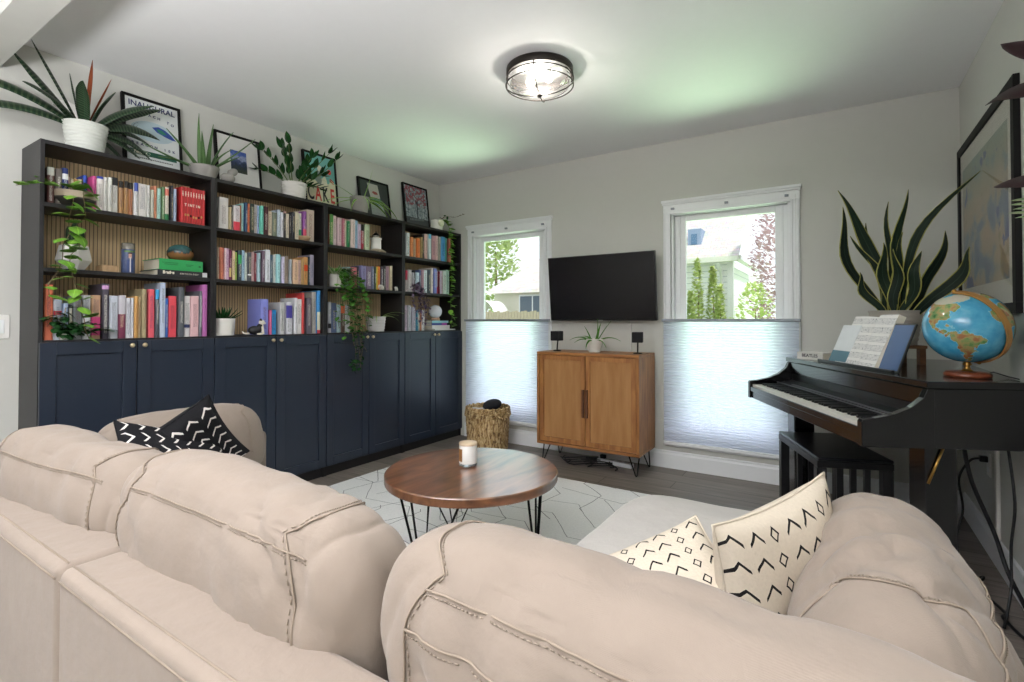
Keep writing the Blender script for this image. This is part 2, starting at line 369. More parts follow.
BOOKS={
 'A1':'''-3167|28|181|5a3530|dark red brown|c9c9c0@.78-1
-3134|24|180|6a625c|taupe|
-3109|23|190|1c2f6e|navy blue|e8e8ea@.7-.85
-3083|16|159|d8b8b4|pale pink|
-3066|13|151|e8dcc4|cream|
-3052|16|155|b0895a|tan|
-3035|17|157|cbbf9c|beige|
-3015|17|182|2d4fb0|royal blue|
-2991|17|177|d0508e|bright pink|
-2973|27|180|dcd6d0|white|3444a0@.93-1
-2944|15|181|e0ddd8|white|
-2927|17|183|d8d8d0|off white|
-2909|28|190|c8c6c0|speckled grey|26262a@.78-1
-2876|20|177|b48a5c|tan|26231f@.8-1
-2854|19|181|a8804f|ochre|26231f@.8-1
-2834|21|179|b07850|light brown|26231f@.8-1
-2811|18|180|dcdcdc|white|4458a8@.75-1
-2791|43|183|d8d4d0|pale grey|
-2746|14|183|e4e4e0|thin white|
-2729|15|161|b8b8a8|grey green|
-2713|14|187|d89070|salmon|
-2697|20|177|b0d8cc|mint|
-2672|15|191|6c8a60|mossy green|
-2656|20|193|e0d8c8|cream|2c7a48@0-.2;e08070@.75-.95
-2627|13|208|30323a|charcoal|
-2611|16|192|b0c0d8|pale blue|''',
 'A3':'''-3172|32|271|e0795a|orange|
-3138|31|198|b8c0cc|pale blue grey|b03040@.62-.72
-3104|18|180|b4c4e4|light blue|
-3081|11|174|2a2a30|slim black|dcd8c8@.1-.9
-3067|35|218|8a8f94|grey|
-3027|32|224|b4b8bc|silver grey|e4e4e8@0-.5
-2991|40|226|c8a080|tan|d84c88@.08-.5
-2946|30|287|4a4452|dark plum|d0a0d0@.9-.97
-2915|35|226|c4c8d4|pale grey|
-2877|34|230|7a3450|maroon|c8c4cc@.56-1
-2842|24|217|d4d4d8|white|
-2817|10|218|dcdce2|slim white|
-2805|19|227|c89858|amber|
-2785|15|225|dcc8a4|cream|
-2768|22|268|a89a78|olive tan|
-2735|31|270|e0606c|coral pink|
-2703|18|268|4c5058|dark grey|3aa0d8@.8-1
-2682|28|309|b8c4d8|tall light blue|
-2653|16|222|3a6cc0|cobalt blue|
-2634|43|236|e0505c|coral red|
-2585|31|289|565a60|tall slate grey|
-2551|34|240|d8d4d4|white|303860@.22-.3
-2516|44|241|e0b8bc|pink|
-2471|13|272|707078|slim grey|
-2455|28|311|c070b4|orchid pink|''',
 'B1':'''-2357|59|199|dcd8d4|thick white|
-2295|11|146|c8b890|slim sand|
-2283|9|161|26231f|slim black|
-2272|40|161|d8d4d4|white|d84050@0-.36
-2229|11|169|c08058|copper|
-2215|16|186|a8d8d4|pale teal|
-2198|15|194|2a4a6c|navy|
-2182|15|189|e0784c|orange|
-2165|26|191|263830|dark green|
-2136|25|195|c0b8b8|lilac grey|
-2110|14|192|a8bce0|powder blue|
-2095|21|191|74ccb8|turquoise|
-2071|33|193|4a2028|dark maroon|
-2037|29|168|dccab4|cream|
-2006|35|166|7c8474|sage grey|
-1968|21|191|c8d4e0|ice blue|
-1946|20|176|d8d8e0|white|
-1925|18|188|3a3438|charcoal|d8a8a0@.92-1
-1905|25|175|dcd0c0|ivory|
-1876|11|188|1c1c20|slim black|
-1864|24|191|23262e|midnight|
-1837|32|199|dcd4bc|cream|
-1801|21|196|d8d8c8|white|3c8c5c@0-.4
-1777|26|213|8a4c98|purple|d8506c@.15-.4
-1745|65|234|c8b8a8|floral cream|''',
 'B2':'''-2362|9|200|e4d0b8|slim cream|
-2352|13|199|e08868|peach|
-2338|12|198|d86c5c|coral|
-2324|9|198|e8d0d4|slim blush|
-2314|18|199|d8b0cc|pale pink|
-2295|13|192|7a2850|plum|d8c080@.1-.4
-2281|6|186|601838|slim maroon|
-2274|17|186|e4cca8|cream|
-2256|15|180|a8c060|lime green|
-2235|23|195|2c3c44|dark slate|38a060@.55-.85
-2210|18|198|a8c8e0|sky blue|
-2191|16|183|c8d0c8|pale grey|
-2174|23|188|4c5058|dark grey|f0f0f0@.2-.25
-2150|20|193|c8a4a4|dusty pink|
-2128|15|188|8a3040|crimson|
-2112|18|192|a8c4d0|grey blue|
-2093|9|206|24222a|slim black|
-2083|21|208|6c5468|mauve|
-2059|34|219|dce0e8|tall white|
-2023|23|191|5c7488|steel blue|
-1997|18|193|c8ccc8|light grey|
-1978|27|197|a8dce0|aqua|
-1950|10|196|2c3048|slim navy|
-1939|22|185|d8d0ec|lavender|
-1915|30|193|9c8c80|taupe|
-1882|17|170|a8b0b8|grey|
-1854|40|174|e0bc9c|peach cream|
-1811|24|175|c8a49c|rose beige|
-1786|22|188|b89460|mustard|
-1763|35|202|d0985c|tan|e05020@.5-.72
-1727|12|207|1c3038|slim dark teal|
-1713|34|223|9a94a8|grey lilac|''',
 'B3':'''-2084|53|238|8890dc|thick periwinkle|
-2025|14|166|e0709c|slim pink|
-2006|35|166|2c98dc|bright blue|
-1950|33|220|c4c4c4|light grey|
-1903|45|222|dcdce4|white|5048a0@.5-.9
-1843|25|254|dcdce0|white|
-1815|38|247|e4e0e0|white|
-1776|18|292|d84848|tall red|
-1741|36|256|64606c|grey plum|
-1692|34|305|b0aca8|tall silver|
-1653|26|315|4098dc|tall blue|d8dcc8@.08-.5;d04050@0-.08''',
 'C1':'''-1561|9|231|7a4838|slim brown|
-1551|33|233|4c8c40|leaf green|
-1514|31|230|dcc8c8|pale pink|
-1474|37|219|d8bcc0|pink|
-1435|24|219|b06878|dusty rose|
-1409|20|210|dcdcc4|pale cream|
-1388|27|208|208048|emerald green|
-1354|39|227|e0ccc4|blush white|
-1312|35|227|9cc0dc|light blue|
-1275|31|204|ccb8d0|lavender|
-1243|29|206|a82c44|ruby red|1c1418@.75-1
-1206|52|213|c0ccac|pale green|''',
 'C2':'''-1364|43|168|b8d4dc|pale blue|
-1316|56|170|d88488|salmon pink|
-1256|16|183|2c2c38|slim black|
-1237|49|189|8c88b4|blue violet|
-1185|52|188|7c6c84|mauve grey|
-1131|22|191|6c7890|blue grey|
-1107|17|190|3c4c40|slim dark green|
-1089|12|191|d0c040|slim yellow|
-1076|30|196|e88030|orange|
-1045|30|196|4c4454|dark purple|
-1014|30|209|28282c|black|
-978|38|206|a88494|rose grey|
-937|28|212|c8bca0|cream|''',
 'C3':'''-1555|40|248|c0bcd0|lavender white|
-1506|26|238|d8d8e0|white|20242c@.15-.3
-1477|45|230|6878a0|blue grey|
-1427|35|219|b0ccd4|pale teal|
-1389|38|217|5c4438|brown|d86838@.7-1
-1348|43|218|d4d4d8|white|''',
 'D1':'''-739|42|211|d8dce0|white|
-679|34|183|dc8850|orange|
-642|27|170|b89878|tan|
-603|40|182|e07838|bright orange|
-560|27|196|a88c5c|olive brown|
-530|24|228|18181c|black|
-505|40|235|d8b0ac|blush|
-458|35|239|c8d4d8|white|6cb0d8@.82-1
-412|53|231|b88890|mauve|
-356|36|238|d4b0b0|pale rose|
-314|36|234|9c9890|grey|
-271|56|241|4c98d4|azure blue|
-212|31|235|58a8a0|teal|
-157|42|240|c87060|brick red|''',
 'D2':'''-748|26|191|dcd0d0|white|c04058@.55-1
-720|43|197|c8c4c4|light grey|
-666|26|177|a8a4ac|grey|
-637|15|197|1c1c20|slim black|
-619|40|181|c0d4e0|pale blue|
-576|28|208|4c5c88|navy blue|
-546|33|211|b08898|mauve|
-511|47|212|d0dce0|white|
-452|34|219|3c4c54|dark slate|
-416|25|240|e0d4cc|tall cream|
-383|44|238|7480c4|violet blue|
-336|23|216|dcc8c8|white|c84058@0-.3
-312|16|216|701c30|slim maroon|
-295|27|222|c8b8d4|lavender|
-266|28|222|b09ca0|rose grey|
-234|50|225|d4e4dc|mint white|
-161|52|244|b0d0c0|pale green|''',
 'D3':'''-738|38|231|d8c4d4|pale lilac|
-686|36|232|d8d8de|white|
-635|45|216|c8c4d0|light grey|
-579|23|192|3c90b0|teal blue|
-554|16|193|dcdccc|slim cream|
-537|26|190|c88860|copper|
-509|37|191|e0dce0|white|''',
}
# ================================================================ bookcases
M_slat,nt,b=newmat('striped tan slat lining')
v=coord(nt,kind='Object'); sy=N(nt,'ShaderNodeSeparateXYZ',{0:v})
fr=math_(nt,'FRACT',math_(nt,'DIVIDE',sy.outputs[1],.0178))
ln=math_(nt,'LESS_THAN',math_(nt,'ABSOLUTE',math_(nt,'SUBTRACT',fr,.5)),.13)
nz=N(nt,'ShaderNodeTexNoise',{'Vector':coord(nt,(1,60,2)),'Scale':3,'Detail':3})
base=ramp(nt,nz.outputs[0],[(.3,'cdb087'),(.7,'e2c79c')])
nt.links.new(mixc(nt,ln,base,srgb('86705a')),b.inputs['Base Color']); b.inputs['Roughness'].default_value=.7
bump(nt,b,ln,.4,.004)
XB=.0126; XF=.2926; SH=[1.055,1.405,1.72]; TOP=2.02
UN=['leftmost','second','third','rightmost']
M_knob=mat('pale brass knob','d2bf9c',.3,.7)
def bookcase(i):
    y0=-3.205+.8*i
    t=thing('bookcase',f'{["leftmost","second from left","third from left","rightmost"][i]} of the four dark bookcases, open shelves above two dark doors','bookcase',(0,y0,0),group='dark bookcases with cupboard doors')
    P=.018
    for s in (0,1):
        a=0 if s==0 else .8-P
        bx((XB,a+.0004,0),(XF,a+P-.0004,TOP-.0),'side_panel',M_dark,t,.001)
    bx((XB,P,TOP-.02),(XF-.002,.8-P,TOP),'top_panel',M_dark,t,.001)
    bx((XB+.02,P,.07),(XF-.004,.8-P,.09),'bottom_panel',M_dark,t,.001)
    bx((XF-.03,P,0),(XF-.012,.8-P,.07),'plinth',M_dark,t)
    for z in SH: bx((XB+.012,P,z-.02),(XF-(.0 if z<1.1 else .004),.8-P,z),'shelf',M_dark,t,.001)
    bx((XB,P,.09),(XB+.011,.8-P,TOP-.02),'back_panel',M_slat,t)
    for s in (0,1):
        a=.003+.4*s; b_=a+.394; z0,z1=.075,1.044; f=.062
        m=MB()
        m.box((XF+.001,a,z0),(XF+.019,a+f,z1)); m.box((XF+.001,b_-f,z0),(XF+.019,b_,z1))
        m.box((XF+.001,a+f,z0),(XF+.019,b_-f,z0+f)); m.box((XF+.001,a+f,z1-f),(XF+.019,b_-f,z1))
        m.box((XF+.001,a+f-.001,z0+f-.001),(XF+.009,b_-f+.001,z1-f+.001))
        d=m.build('door',M_door,t,bevel=.0025)
        ky=b_-.026 if s==0 else a+.026
        Mk=Matrix.Translation((XF+.019,ky,1.018))@Matrix.Rotation(PI/2,4,'Y')
        MB().lathe([(.005,0),(.0045,.008),(.011,.012),(.0125,.018),(.010,.023),(0,.0245)],16,Mk).build('knob',M_knob,d)
    return t
for i in range(4): bookcase(i)
# ---------------------------------------------------------------- books
M_book,nt,b=newmat('printed book cover')
oi=nt.nodes.new('ShaderNodeObjectInfo'); ink=attr(nt,'ink','OBJECT'); rg=attr(nt,'marks','OBJECT')
v=coord(nt,kind='Object'); s3=N(nt,'ShaderNodeSeparateXYZ',{0:v}); r3=N(nt,'ShaderNodeSeparateXYZ',{0:rg.outputs['Vector']})
nzv=N(nt,'ShaderNodeVectorMath',{0:v,1:(120,420,520)},operation='MULTIPLY')
nz=N(nt,'ShaderNodeTexNoise',{'Vector':nzv.outputs[0],'Scale':1,'Detail':1})
inz=math_(nt,'MULTIPLY',math_(nt,'GREATER_THAN',s3.outputs[2],r3.outputs[0]),math_(nt,'LESS_THAN',s3.outputs[2],r3.outputs[1]))
iny=math_(nt,'LESS_THAN',math_(nt,'ABSOLUTE',s3.outputs[1]),r3.outputs[2])
mk=math_(nt,'MULTIPLY',math_(nt,'MULTIPLY',inz,iny),math_(nt,'GREATER_THAN',nz.outputs[0],.56))
geo=nt.nodes.new('ShaderNodeNewGeometry'); gx=N(nt,'ShaderNodeSeparateXYZ',{0:geo.outputs['Normal']})
mk=math_(nt,'MULTIPLY',mk,math_(nt,'GREATER_THAN',gx.outputs[0],.6))
nt.links.new(mixc(nt,mk,oi.outputs['Color'],ink.outputs['Color']),b.inputs['Base Color']); b.inputs['Roughness'].default_value=.5
ORD='first second third fourth fifth sixth seventh eighth ninth tenth eleventh twelfth thirteenth fourteenth fifteenth sixteenth seventeenth eighteenth nineteenth twentieth'.split()
def ordn(k):
    if k<=20: return ORD[k-1]
    return ('twenty-' if k<30 else 'thirty-')+ORD[k%10-1] if k%10 else 'thirtieth'
def lum(c): return .3*c[0]+.6*c[1]+.1*c[2]
def book(x,y,z,T,Hh,col,label,bands='',depth=None,group='books on the shelves',marks=True):
    """upright book, spine to +x at x, lower left corner y,z"""
    D=depth or min(.205,max(.12,Hh*.68))
    t=thing('book',label,'book',(x,y+T/2,z),group=group)
    h=T/2; c=.003 if T>.012 else .0015; sp=.0045
    rim=[(-D,-h),(-.004,-h),(0,-h+min(.004,h*.5)),(0.0012,0),(0,h-min(.004,h*.5)),(-.004,h),(-D,h),(-D,h-c),(-sp,h-c),(-sp,-h+c),(-D,-h+c)]
    o=MB().prism(rim,0,Hh).build('cover',M_book,t)
    cc=srgb(col); o.color=(*cc,1)
    dark=lum(cc)<.25
    o['ink']=tuple(srgb(rnd.choice(['f0ece0','e8d8b0','ffffff']) if dark else rnd.choice(['1c1c22','5a1c24','1c2c58','202020'])))
    lo=rnd.uniform(.08,.3); hi=rnd.uniform(.7,.92)
    o['marks']=(Hh*lo,Hh*hi,T*rnd.uniform(.18,.3)) if marks else (0.,0.,0.)
    bx((-D+.005,-h+c,.004),(-sp-.0003,h-c,Hh-.004),'pages',M_paper,t)
    for bd in (bands.split(';') if bands else []):
        cb,rr=bd.split('@'); a,e=rr.split('-'); a=float(a)*Hh; e=float(e)*Hh
        q=[(-.006,-h-.0004),(-.004,-h-.0004),(.0006,-h+min(.004,h*.5)),(.0018,0),(.0006,h-min(.004,h*.5)),(-.004,h+.0004),(-.006,h+.0004)]
        MB().prism(q,max(0,a),min(Hh,e)).build('spine_band',mat('book band '+cb,cb,.5,var=.05),t)
    return t
XS=.268
for key,rows in BOOKS.items():
    u='ABCD'.index(key[0]); z={'1':1.72,'2':1.405,'3':1.055}[key[1]]; sn={'1':'top','2':'middle','3':'bottom'}[key[1]]
    L=[r.split('|') for r in rows.split('\n')]; names=[r[4] for r in L]
    for k,r in enumerate(L):
        y,t_,h=int(r[0])/1000,int(r[1])/1000,int(r[2])/1000
        lab=f'{r[4]} book, {ordn(k+1)} from left on the {sn} shelf of the {UN[u]} bookcase'
        if names.count(r[4])==1 and rnd.random()<.4:
            lab=f'{r[4]} book right of the {names[k-1]} one, {sn} shelf of the {UN[u]} bookcase' if k and names.count(names[k-1])==1 and names[k-1]!=r[4] else lab
        xx=XS+rnd.uniform(-.012,.006)
        if key=='A1' and k<8: xx=.21 if 3<=k else .25
        if key=='C3': xx=.20
        if key=='D3' : xx=.235
        if key=='C2' and k<3: xx=.23
        if key=='D2' and k==16: xx=.23
        if key=='C3' or key=='A3': dep=.165
        book(xx,y,z,max(.005,t_-.0008),min(h,.315 if key!='A3' else .318),r[3],lab,r[5],depth=min(xx-.035,max(.12,h*.68)),group=f'books on the {sn} shelf of the {UN[u]} bookcase')
# set of thin red albums, one letter on each of six spines
M_ltr=mat('cream lettering','f2ead8',.6,var=.02)
M_gold=mat('gilt figure','c9a060',.5,var=.2)
y=-2.578; T=.0158
for k in range(9):
    col='b8262a' if k%2 else 'c63032'
    t=book(XS+.004,y+k*T*.93,1.72,T*.92,.212,col,f'red album, {ordn(k+1)} from left in the matching red set, top shelf',depth=.2,group='matching red album set',marks=False)
    Ms=frame_M((.0025,0,.120),(0,1,0),(0,0,1))
    if 1<=k<=6: text('TINTIN'[k-1],.022,M_ltr,t,frame_M((.0016,0,.108),(0,1,0),(0,0,1)),sx=.8,bold=.0006)
    m=MB()
    m.box((.0012,-.002,.158),(.0018,.002,.188)); m.box((.0012,-.004,.17),(.0018,.004,.173)); m.build('spine_ornament',M_ltr,t)
    if k not in (0,8): MB().sphere((.001,0,.045+.006*math.sin(k)),(.0008,.0055,.008),8,6).build('spine_figure',M_gold if k%3 else M_black,t)
# ================================================================ things on and in the bookcases
def pot_mesh(r0,r1,h,th=.006,n=32,ribs=0,foot=0):
    prof=[(r0*.9,0),(r0,.004)]
    k=max(6,ribs*4)
    for i in range(k+1):
        t=i/k; rr=r0+(r1-r0)*t
        if ribs: rr+=.0022*math.cos(2*PI*ribs*t)
        prof.append((rr,.004+(h-.004)*t))
    prof+=[(r1-th*.4,h+.002),(r1-th,h),(r1-th-(r1-r0)*.15,h*.82),(0,h*.82)]
    return MB().lathe(prof,n,cap=False)
def potted(name,label,cat,loc,r0,r1,h,pm,ribs=0,group=None):
    t=thing(name,label,cat,loc,group=group)
    pot_mesh(r0,r1,h,ribs=ribs).build('pot',pm,t)
    MB().lathe([(r1-.008,h*.83),(0,h*.86)],24,cap=False).build('soil',M_soil,t)
    return t
# big banded bromeliad on the leftmost bookcase
t=potted('potted_bromeliad','large dark banded bromeliad in white ribbed pot on top of the leftmost bookcase','plant',(.165,-2.995,TOP),.074,.096,.155,mat('pale ribbed ceramic','d3d6cf',.4,var=.03),ribs=9)
B=[(-92, 38, 0.54, 0.085, 0.9), (-98, 24, 0.46, 0.075, 0.9), (-86, 52, 0.4, 0.09, 0.2), (-80, 64, 0.42, 0.055, 0.15), (-72, 80, 0.27, 0.045, 0.1), (92, 48, 0.42, 0.065, 0.5), (85, 42, 0.34, 0.09, 1.3), (95, 22, 0.33, 0.08, 1.35), (88, 5, 0.25, 0.06, 1.0), (60, 55, 0.34, 0.075, 0.8), (100, -15, 0.22, 0.075, 0.7), (20, 70, 0.26, 0.075, 0.9), (-20, 65, 0.28, 0.075, 0.9), (-60, 45, 0.34, 0.08, 1.0), (105, 36, 0.36, 0.06, 1.2)]
for az,el,L,w,dr in B:
    MB().leaf((.02*math.cos(R(az)),.02*math.sin(R(az)),.13),R(az),R(el),L,w,dr,.22,14,roll=(.75 if az<0 else -.75)).build('leaf',L_brom,t,solid=.002)
for az,el,L in ((20,86,.36),(60,72,.30)): MB().leaf((0,0,.14),R(az),R(el),L,.022,.1,.4,8).build('bract',L_red,t,solid=.002)
# aloe
t=potted('potted_aloe','spiky pale green aloe in low grey round pot beside the mountain photograph','plant',(.20,-2.42,TOP),.06,.085,.075,M_grey)
for az,el,L,dr in ((-95,12,.34,-.1),(-80,45,.30,.2),(-60,78,.36,-.25),(10,80,.30,.1),(60,70,.32,.3),(80,40,.42,-.15),(100,60,.28,.5),(-110,25,.24,.6),(40,30,.22,.2),(-30,55,.26,.2)):
    MB().leaf((.02*math.cos(R(az)),.02*math.sin(R(az)),.06),R(az),R(el),L*.92,.036,dr,.5,10,'taper').build('leaf',L_aloe,t,solid=.004)
t=thing('pebble_ornament','small grey stacked pebble ornament leaning beside the aloe pot','ornament',(.245,-2.30,TOP))
MB().sphere((0,0,.03),(.035,.045,.03)).build('pebble',M_grey,t); MB().sphere((.0,.03,.072),(.028,.034,.024),M=Matrix.Rotation(.6,4,'X')).build('pebble',M_grey,t)
# zz plant
t=potted('potted_zz_plant','bushy glossy dark green plant in ribbed white pot left of the CAKE poster','plant',(.19,-1.80,TOP),.078,.088,.115,M_pot,ribs=6)
fo=MB(); st=MB()
for az,el,L,dr in ((-100,60,.30,.5),(-80,75,.27,.2),(-60,80,.30,.1),(20,70,.24,.4),(60,55,.36,.1),(75,35,.40,-.3),(90,50,.26,.6),(-120,45,.24,.7),(0,50,.2,.5),(100,25,.24,.4)):
    p=Vector((.02*math.cos(R(az)),.02*math.sin(R(az)),.085)); e=R(el); a=R(az); pts=[p.copy()]
    for i in range(9):
        p=p+Vector((math.cos(e)*math.cos(a),math.cos(e)*math.sin(a),math.sin(e)))*L/9; e-=dr/9; pts.append(p.copy())
        if i>1 and i%2==0:
            for s in (-1,1): fo.leaf(p,a+s*.95,e+.45,.088*(1-.02*i),.040,.5,.3,6,'oval',nw=2,roll=rnd.uniform(-.6,.6))
    fo.leaf(p,a,e,.085,.038,.2,.3,6,'oval',nw=2)
    st.tube(pts,[.0045-.0003*i for i in range(10)],6)
st.build('stems',M_stem,t); fo.build('foliage',L_dark,t)
# spider plant on third bookcase
t=potted('potted_spider_plant','arching spider plant in grey tapered pot in front of the dark framed print','plant',(.205,-1.215,TOP),.060,.082,.13,M_grey)
for az,el,L,dr in ((-90,25,.36,.5),(-100,5,.36,.9),(60,70,.26,-.1),(-60,-5,.22,1.2),(0,10,.20,1.9),(20,20,.30,1.9),(70,15,.30,1.6),(85,20,.42,1.5),(95,10,.38,1.2),(40,15,.26,2.0),(-20,15,.24,1.9),(-110,-5,.3,.9)):
    MB().leaf((.02*math.cos(R(az)),.02*math.sin(R(az)),.115),R(az),R(el),L*1.08,.027,dr,.35,12,'taper',roll=.4).build('leaf',L_spider,t)
# trailing vines -----------------------------------------------------------
def vine(fo,st,pts,nleaf,size,r=.0018,spread=1.0,aspect=.75,shape='oval'):
    P=[Vector(p) for p in pts]; st.tube(P,r,5)
    seg=[(P[i+1]-P[i]).length for i in range(len(P)-1)]; tot=sum(seg)
    for k in range(nleaf):
        d=tot*(k+.3+rnd.random()*.4)/nleaf; i=0
        while i<len(seg)-1 and d>seg[i]: d-=seg[i]; i+=1
        p=P[i].lerp(P[i+1],min(1,d/seg[i]))
        az=rnd.uniform(-1.5,1.5)*spread; s=size*rnd.uniform(.7,1.25)
        fo.leaf(p,az,rnd.uniform(-.5,.7),s,s*aspect,rnd.uniform(.5,1.5),.22,6,shape,nw=2)
def wobble(a,b,n,amp):
    a=Vector(a); b=Vector(b); out=[]
    for i in range(n+1):
        t=i/n; q=a.lerp(b,t)
        if 0<i<n: q+=Vector((rnd.uniform(-.3,1)*amp*.6,rnd.uniform(-1,1)*amp,0))
        out.append(q)
    return out
# pothos in shallow bowl, leftmost bookcase
t=thing('pothos_bowl','trailing pothos in a two-tone stone bowl on the top shelf of the leftmost bookcase','plant',(.215,-3.055,1.72))
BS=Matrix.Diagonal((.82,.82,.92,1))
MB().lathe([(.055,0),(.085,.01),(.108,.04),(.11,.05)],32,BS).build('bowl_base',mat('black glazed stone','35332f',.4,var=.4,scale=(12,12,12)),t)
MB().lathe([(.11,.0505),(.112,.085),(.105,.087),(.098,.07),(0,.068)],32,BS,cap=False).build('bowl_rim',mat('sand stoneware','b3a48f',.7,var=.12),t)
fo=MB(); st=MB()
vine(fo,st,[(-.02,-.05,.075),(.03,-.10,.12),(.08,-.13,.09),(.1,-.165,.08)]+wobble((.105,-.2,.07),(.11,-.24,.05),2,.01),9,.07)
vine(fo,st,[(0,.03,.075),(.05,.02,.15),(.095,.01,.06)]+wobble((.1,.015,0),(.11,-.045,-.30),6,.02)+wobble((.12,-.04,-.33),(.13,.03,-.66),7,.018),32,.078)
vine(fo,st,[(0,.0,.075),(.06,-.02,.10),(.1,-.03,.02)]+wobble((.105,-.05,-.08),(.12,-.12,-.46),6,.02),18,.07)
st.build('stems',M_vine,t); fo.build('foliage',L_bright,t)
# dark creeper low on same bookcase
t=thing('creeping_fig','small dark green creeper on the bottom shelf of the leftmost bookcase','plant',(.262,-3.10,1.0555))
st=MB(); fo=MB()
MB().lathe([(.018,0),(.022,.03),(.02,.032),(.0,.026)],16,cap=False).build('pot',M_pot,t)
for k in range(9):
    a=wobble((0,.0,.03),(.015+.03*rnd.random(),-.07+.032*k,.03+.13*(1-abs(k-2)/7)*(.5+.5*rnd.random())),4,.010); vine(fo,st,a,11,.046)
st.build('stems',M_vine,t); fo.build('foliage',L_dark,t)
# faceted planter with cactus
t=thing('faceted_cactus_planter','white faceted planter holding a dark cactus on the middle shelf','plant',(.20,-3.045,1.405))
MB().lathe([(.04,0),(.075,.05),(.06,.125),(.045,.13),(.04,.11),(0,.11)],7,smooth=False,cap=False).build('planter',M_pot,t)
cac=MB()
for k,(x,y,h) in enumerate(((0,0,.14),(.012,.022,.10),(-.01,-.018,.12))):
    n=14;pf=[(.014,0),(.016,h*.5),(.015,h*.85),(.008,h),(0,h+.003)]
    cac.lathe(pf,10,Matrix.Translation((x,y,.105)),cap=False)
cac.build('cactus',mat('cactus skin','24381f',.8,var=.5,scale=(40,40,20),bmp=.5),t)
# small box, prayer candle, stacked lying books, glazed vessel
t=thing('wooden_box','small wooden box beside the tall printed candle on the middle shelf','box',(.225,-2.915,1.405))
bx((-.045,-.035,0),(.045,.035,.03),'body',wood('pale birch','9c7c58','bfa07a',.6),t,.002); bx((-.044,-.034,.0302),(.044,.034,.036),'lid',MATS['pale birch'],t,.002)
t=thing('prayer_candle','tall glass candle printed with a robed figure on the middle shelf','candle',(.25,-2.83,1.405))
MB().lathe([(.028,0),(.031,.004),(.031,.128),(.029,.13),(.027,.128),(.027,.1285)],24,cap=True).build('printed_sleeve',mat('blue printed sleeve','4a5578',.35,var=.5,scale=(30,30,20)),t)
MB().lathe([(.031,.1285),(.031,.162),(.0285,.163),(.0285,.131),(0,.131)],24,cap=False).build('glass_rim',mat('clear jar glass','b9b3a4',.1,trans=.6),t)
def onsleeve(ang0,ang1,z0,z1,name,m):
    g=MB().grid(lambda u,v:Vector((.0316*math.cos(ang0+(ang1-ang0)*u),.0316*math.sin(ang0+(ang1-ang0)*u),z0+(z1-z0)*v)),8,1); g.build(name,m,t)
onsleeve(-.9,.75,.112,.122,'printed_band',mat('printed green','5d7f4c',.5)); onsleeve(-.55,.4,.005,.072,'printed_robe',mat('printed robe','2c3f70',.5,var=.4,scale=(40,40,20)))
onsleeve(-.12,.05,.005,.085,'printed_sash',mat('printed pale','c9c4cc',.5)); onsleeve(-.28,.16,.080,.104,'printed_face',mat('printed face','c89a86',.5)); onsleeve(-.36,.24,.1042,.110,'printed_hair',mat('printed hair','3a2622',.5))
def lying(name,label,loc,size,col,rz=0,group=None):
    t=thing(name,label,'book',loc,rz,group); a,b_,c=size      # a depth (x), b width along y, c thickness; spine faces +x
    m=MB(); m.box((-a,-b_/2,0),(0,b_/2,.003)); m.box((-a,-b_/2,c-.003),(0,b_/2,c)); m.box((-.004,-b_/2,.003),(0,b_/2,c-.003))
    o=m.build('cover',M_book,t); o.color=(*srgb(col),1); o['ink']=(1.,1.,1.); o['marks']=(0.,0.,0.)
    bx((-a+.005,-b_/2+.005,.0032),(-.0045,b_/2-.005,c-.0032),'pages',M_paper,t); return t
t=lying('book','large black book lying under the green one on the middle shelf of the leftmost bookcase',(.275,-2.565,1.4055),(.235,.265,.034),'26282c')
Mt=lambda y,z:frame_M((.0006,y,z),(0,1,0),(0,0,1))
text('Beatles',.024,M_ltr,t,Mt(-.078,.019),sx=.85,bold=.0008); text('A N T H O L O G Y',.0125,M_ltr,t,Mt(.032,.016),sx=.95)
bx((.0004,.104,.004),(.0012,.131,.030),'spine_badge',mat('white badge','d8d8da',.5),t)
t=lying('book','thick green boxed book lying on the large black book on the middle shelf',(.27,-2.572,1.4402),(.215,.232,.062),'2f9f58')
g=mat('dark green print','17502c',.6)
m=MB()
for k,(y,wd,z) in enumerate(((-.06,.085,.041),(-.055,.07,.032),(.045,.045,.036),(.04,.03,.029))):
    for q in range(int(wd/.007)): m.box((.0004,y-wd/2+q*.007,z-.0016),(.0009,y-wd/2+q*.007+.0048,z+.0016))
m.box((.0004,.092,.026),(.0009,.104,.034)); m.build('spine_print',g,t)
t=thing('glazed_vessel','rounded brown vessel with dripping teal glaze on the green book','vase',(.19,-2.545,1.5025))
MV,nt,b=newmat('drip glaze'); v=coord(nt); s3=N(nt,'ShaderNodeSeparateXYZ',{0:v}); nz=N(nt,'ShaderNodeTexNoise',{'Vector':coord(nt,(38,38,8)),'Scale':1.2,'Detail':2})
f=math_(nt,'ADD',s3.outputs[2],math_(nt,'MULTIPLY',nz.outputs[0],.07))
nt.links.new(ramp(nt,f,[(.082,'8a5f3a'),(.09,'1f3a3c'),(.105,'35585a'),(.135,'4c7c78')]),b.inputs['Base Color']); b.inputs['Roughness'].default_value=.25
MB().lathe([(.03,0),(.055,.010),(.068,.032),(.069,.054),(.058,.078),(.034,.094),(.012,.099),(.010,.094),(0,.093)],32,cap=False).build('body',MV,t)
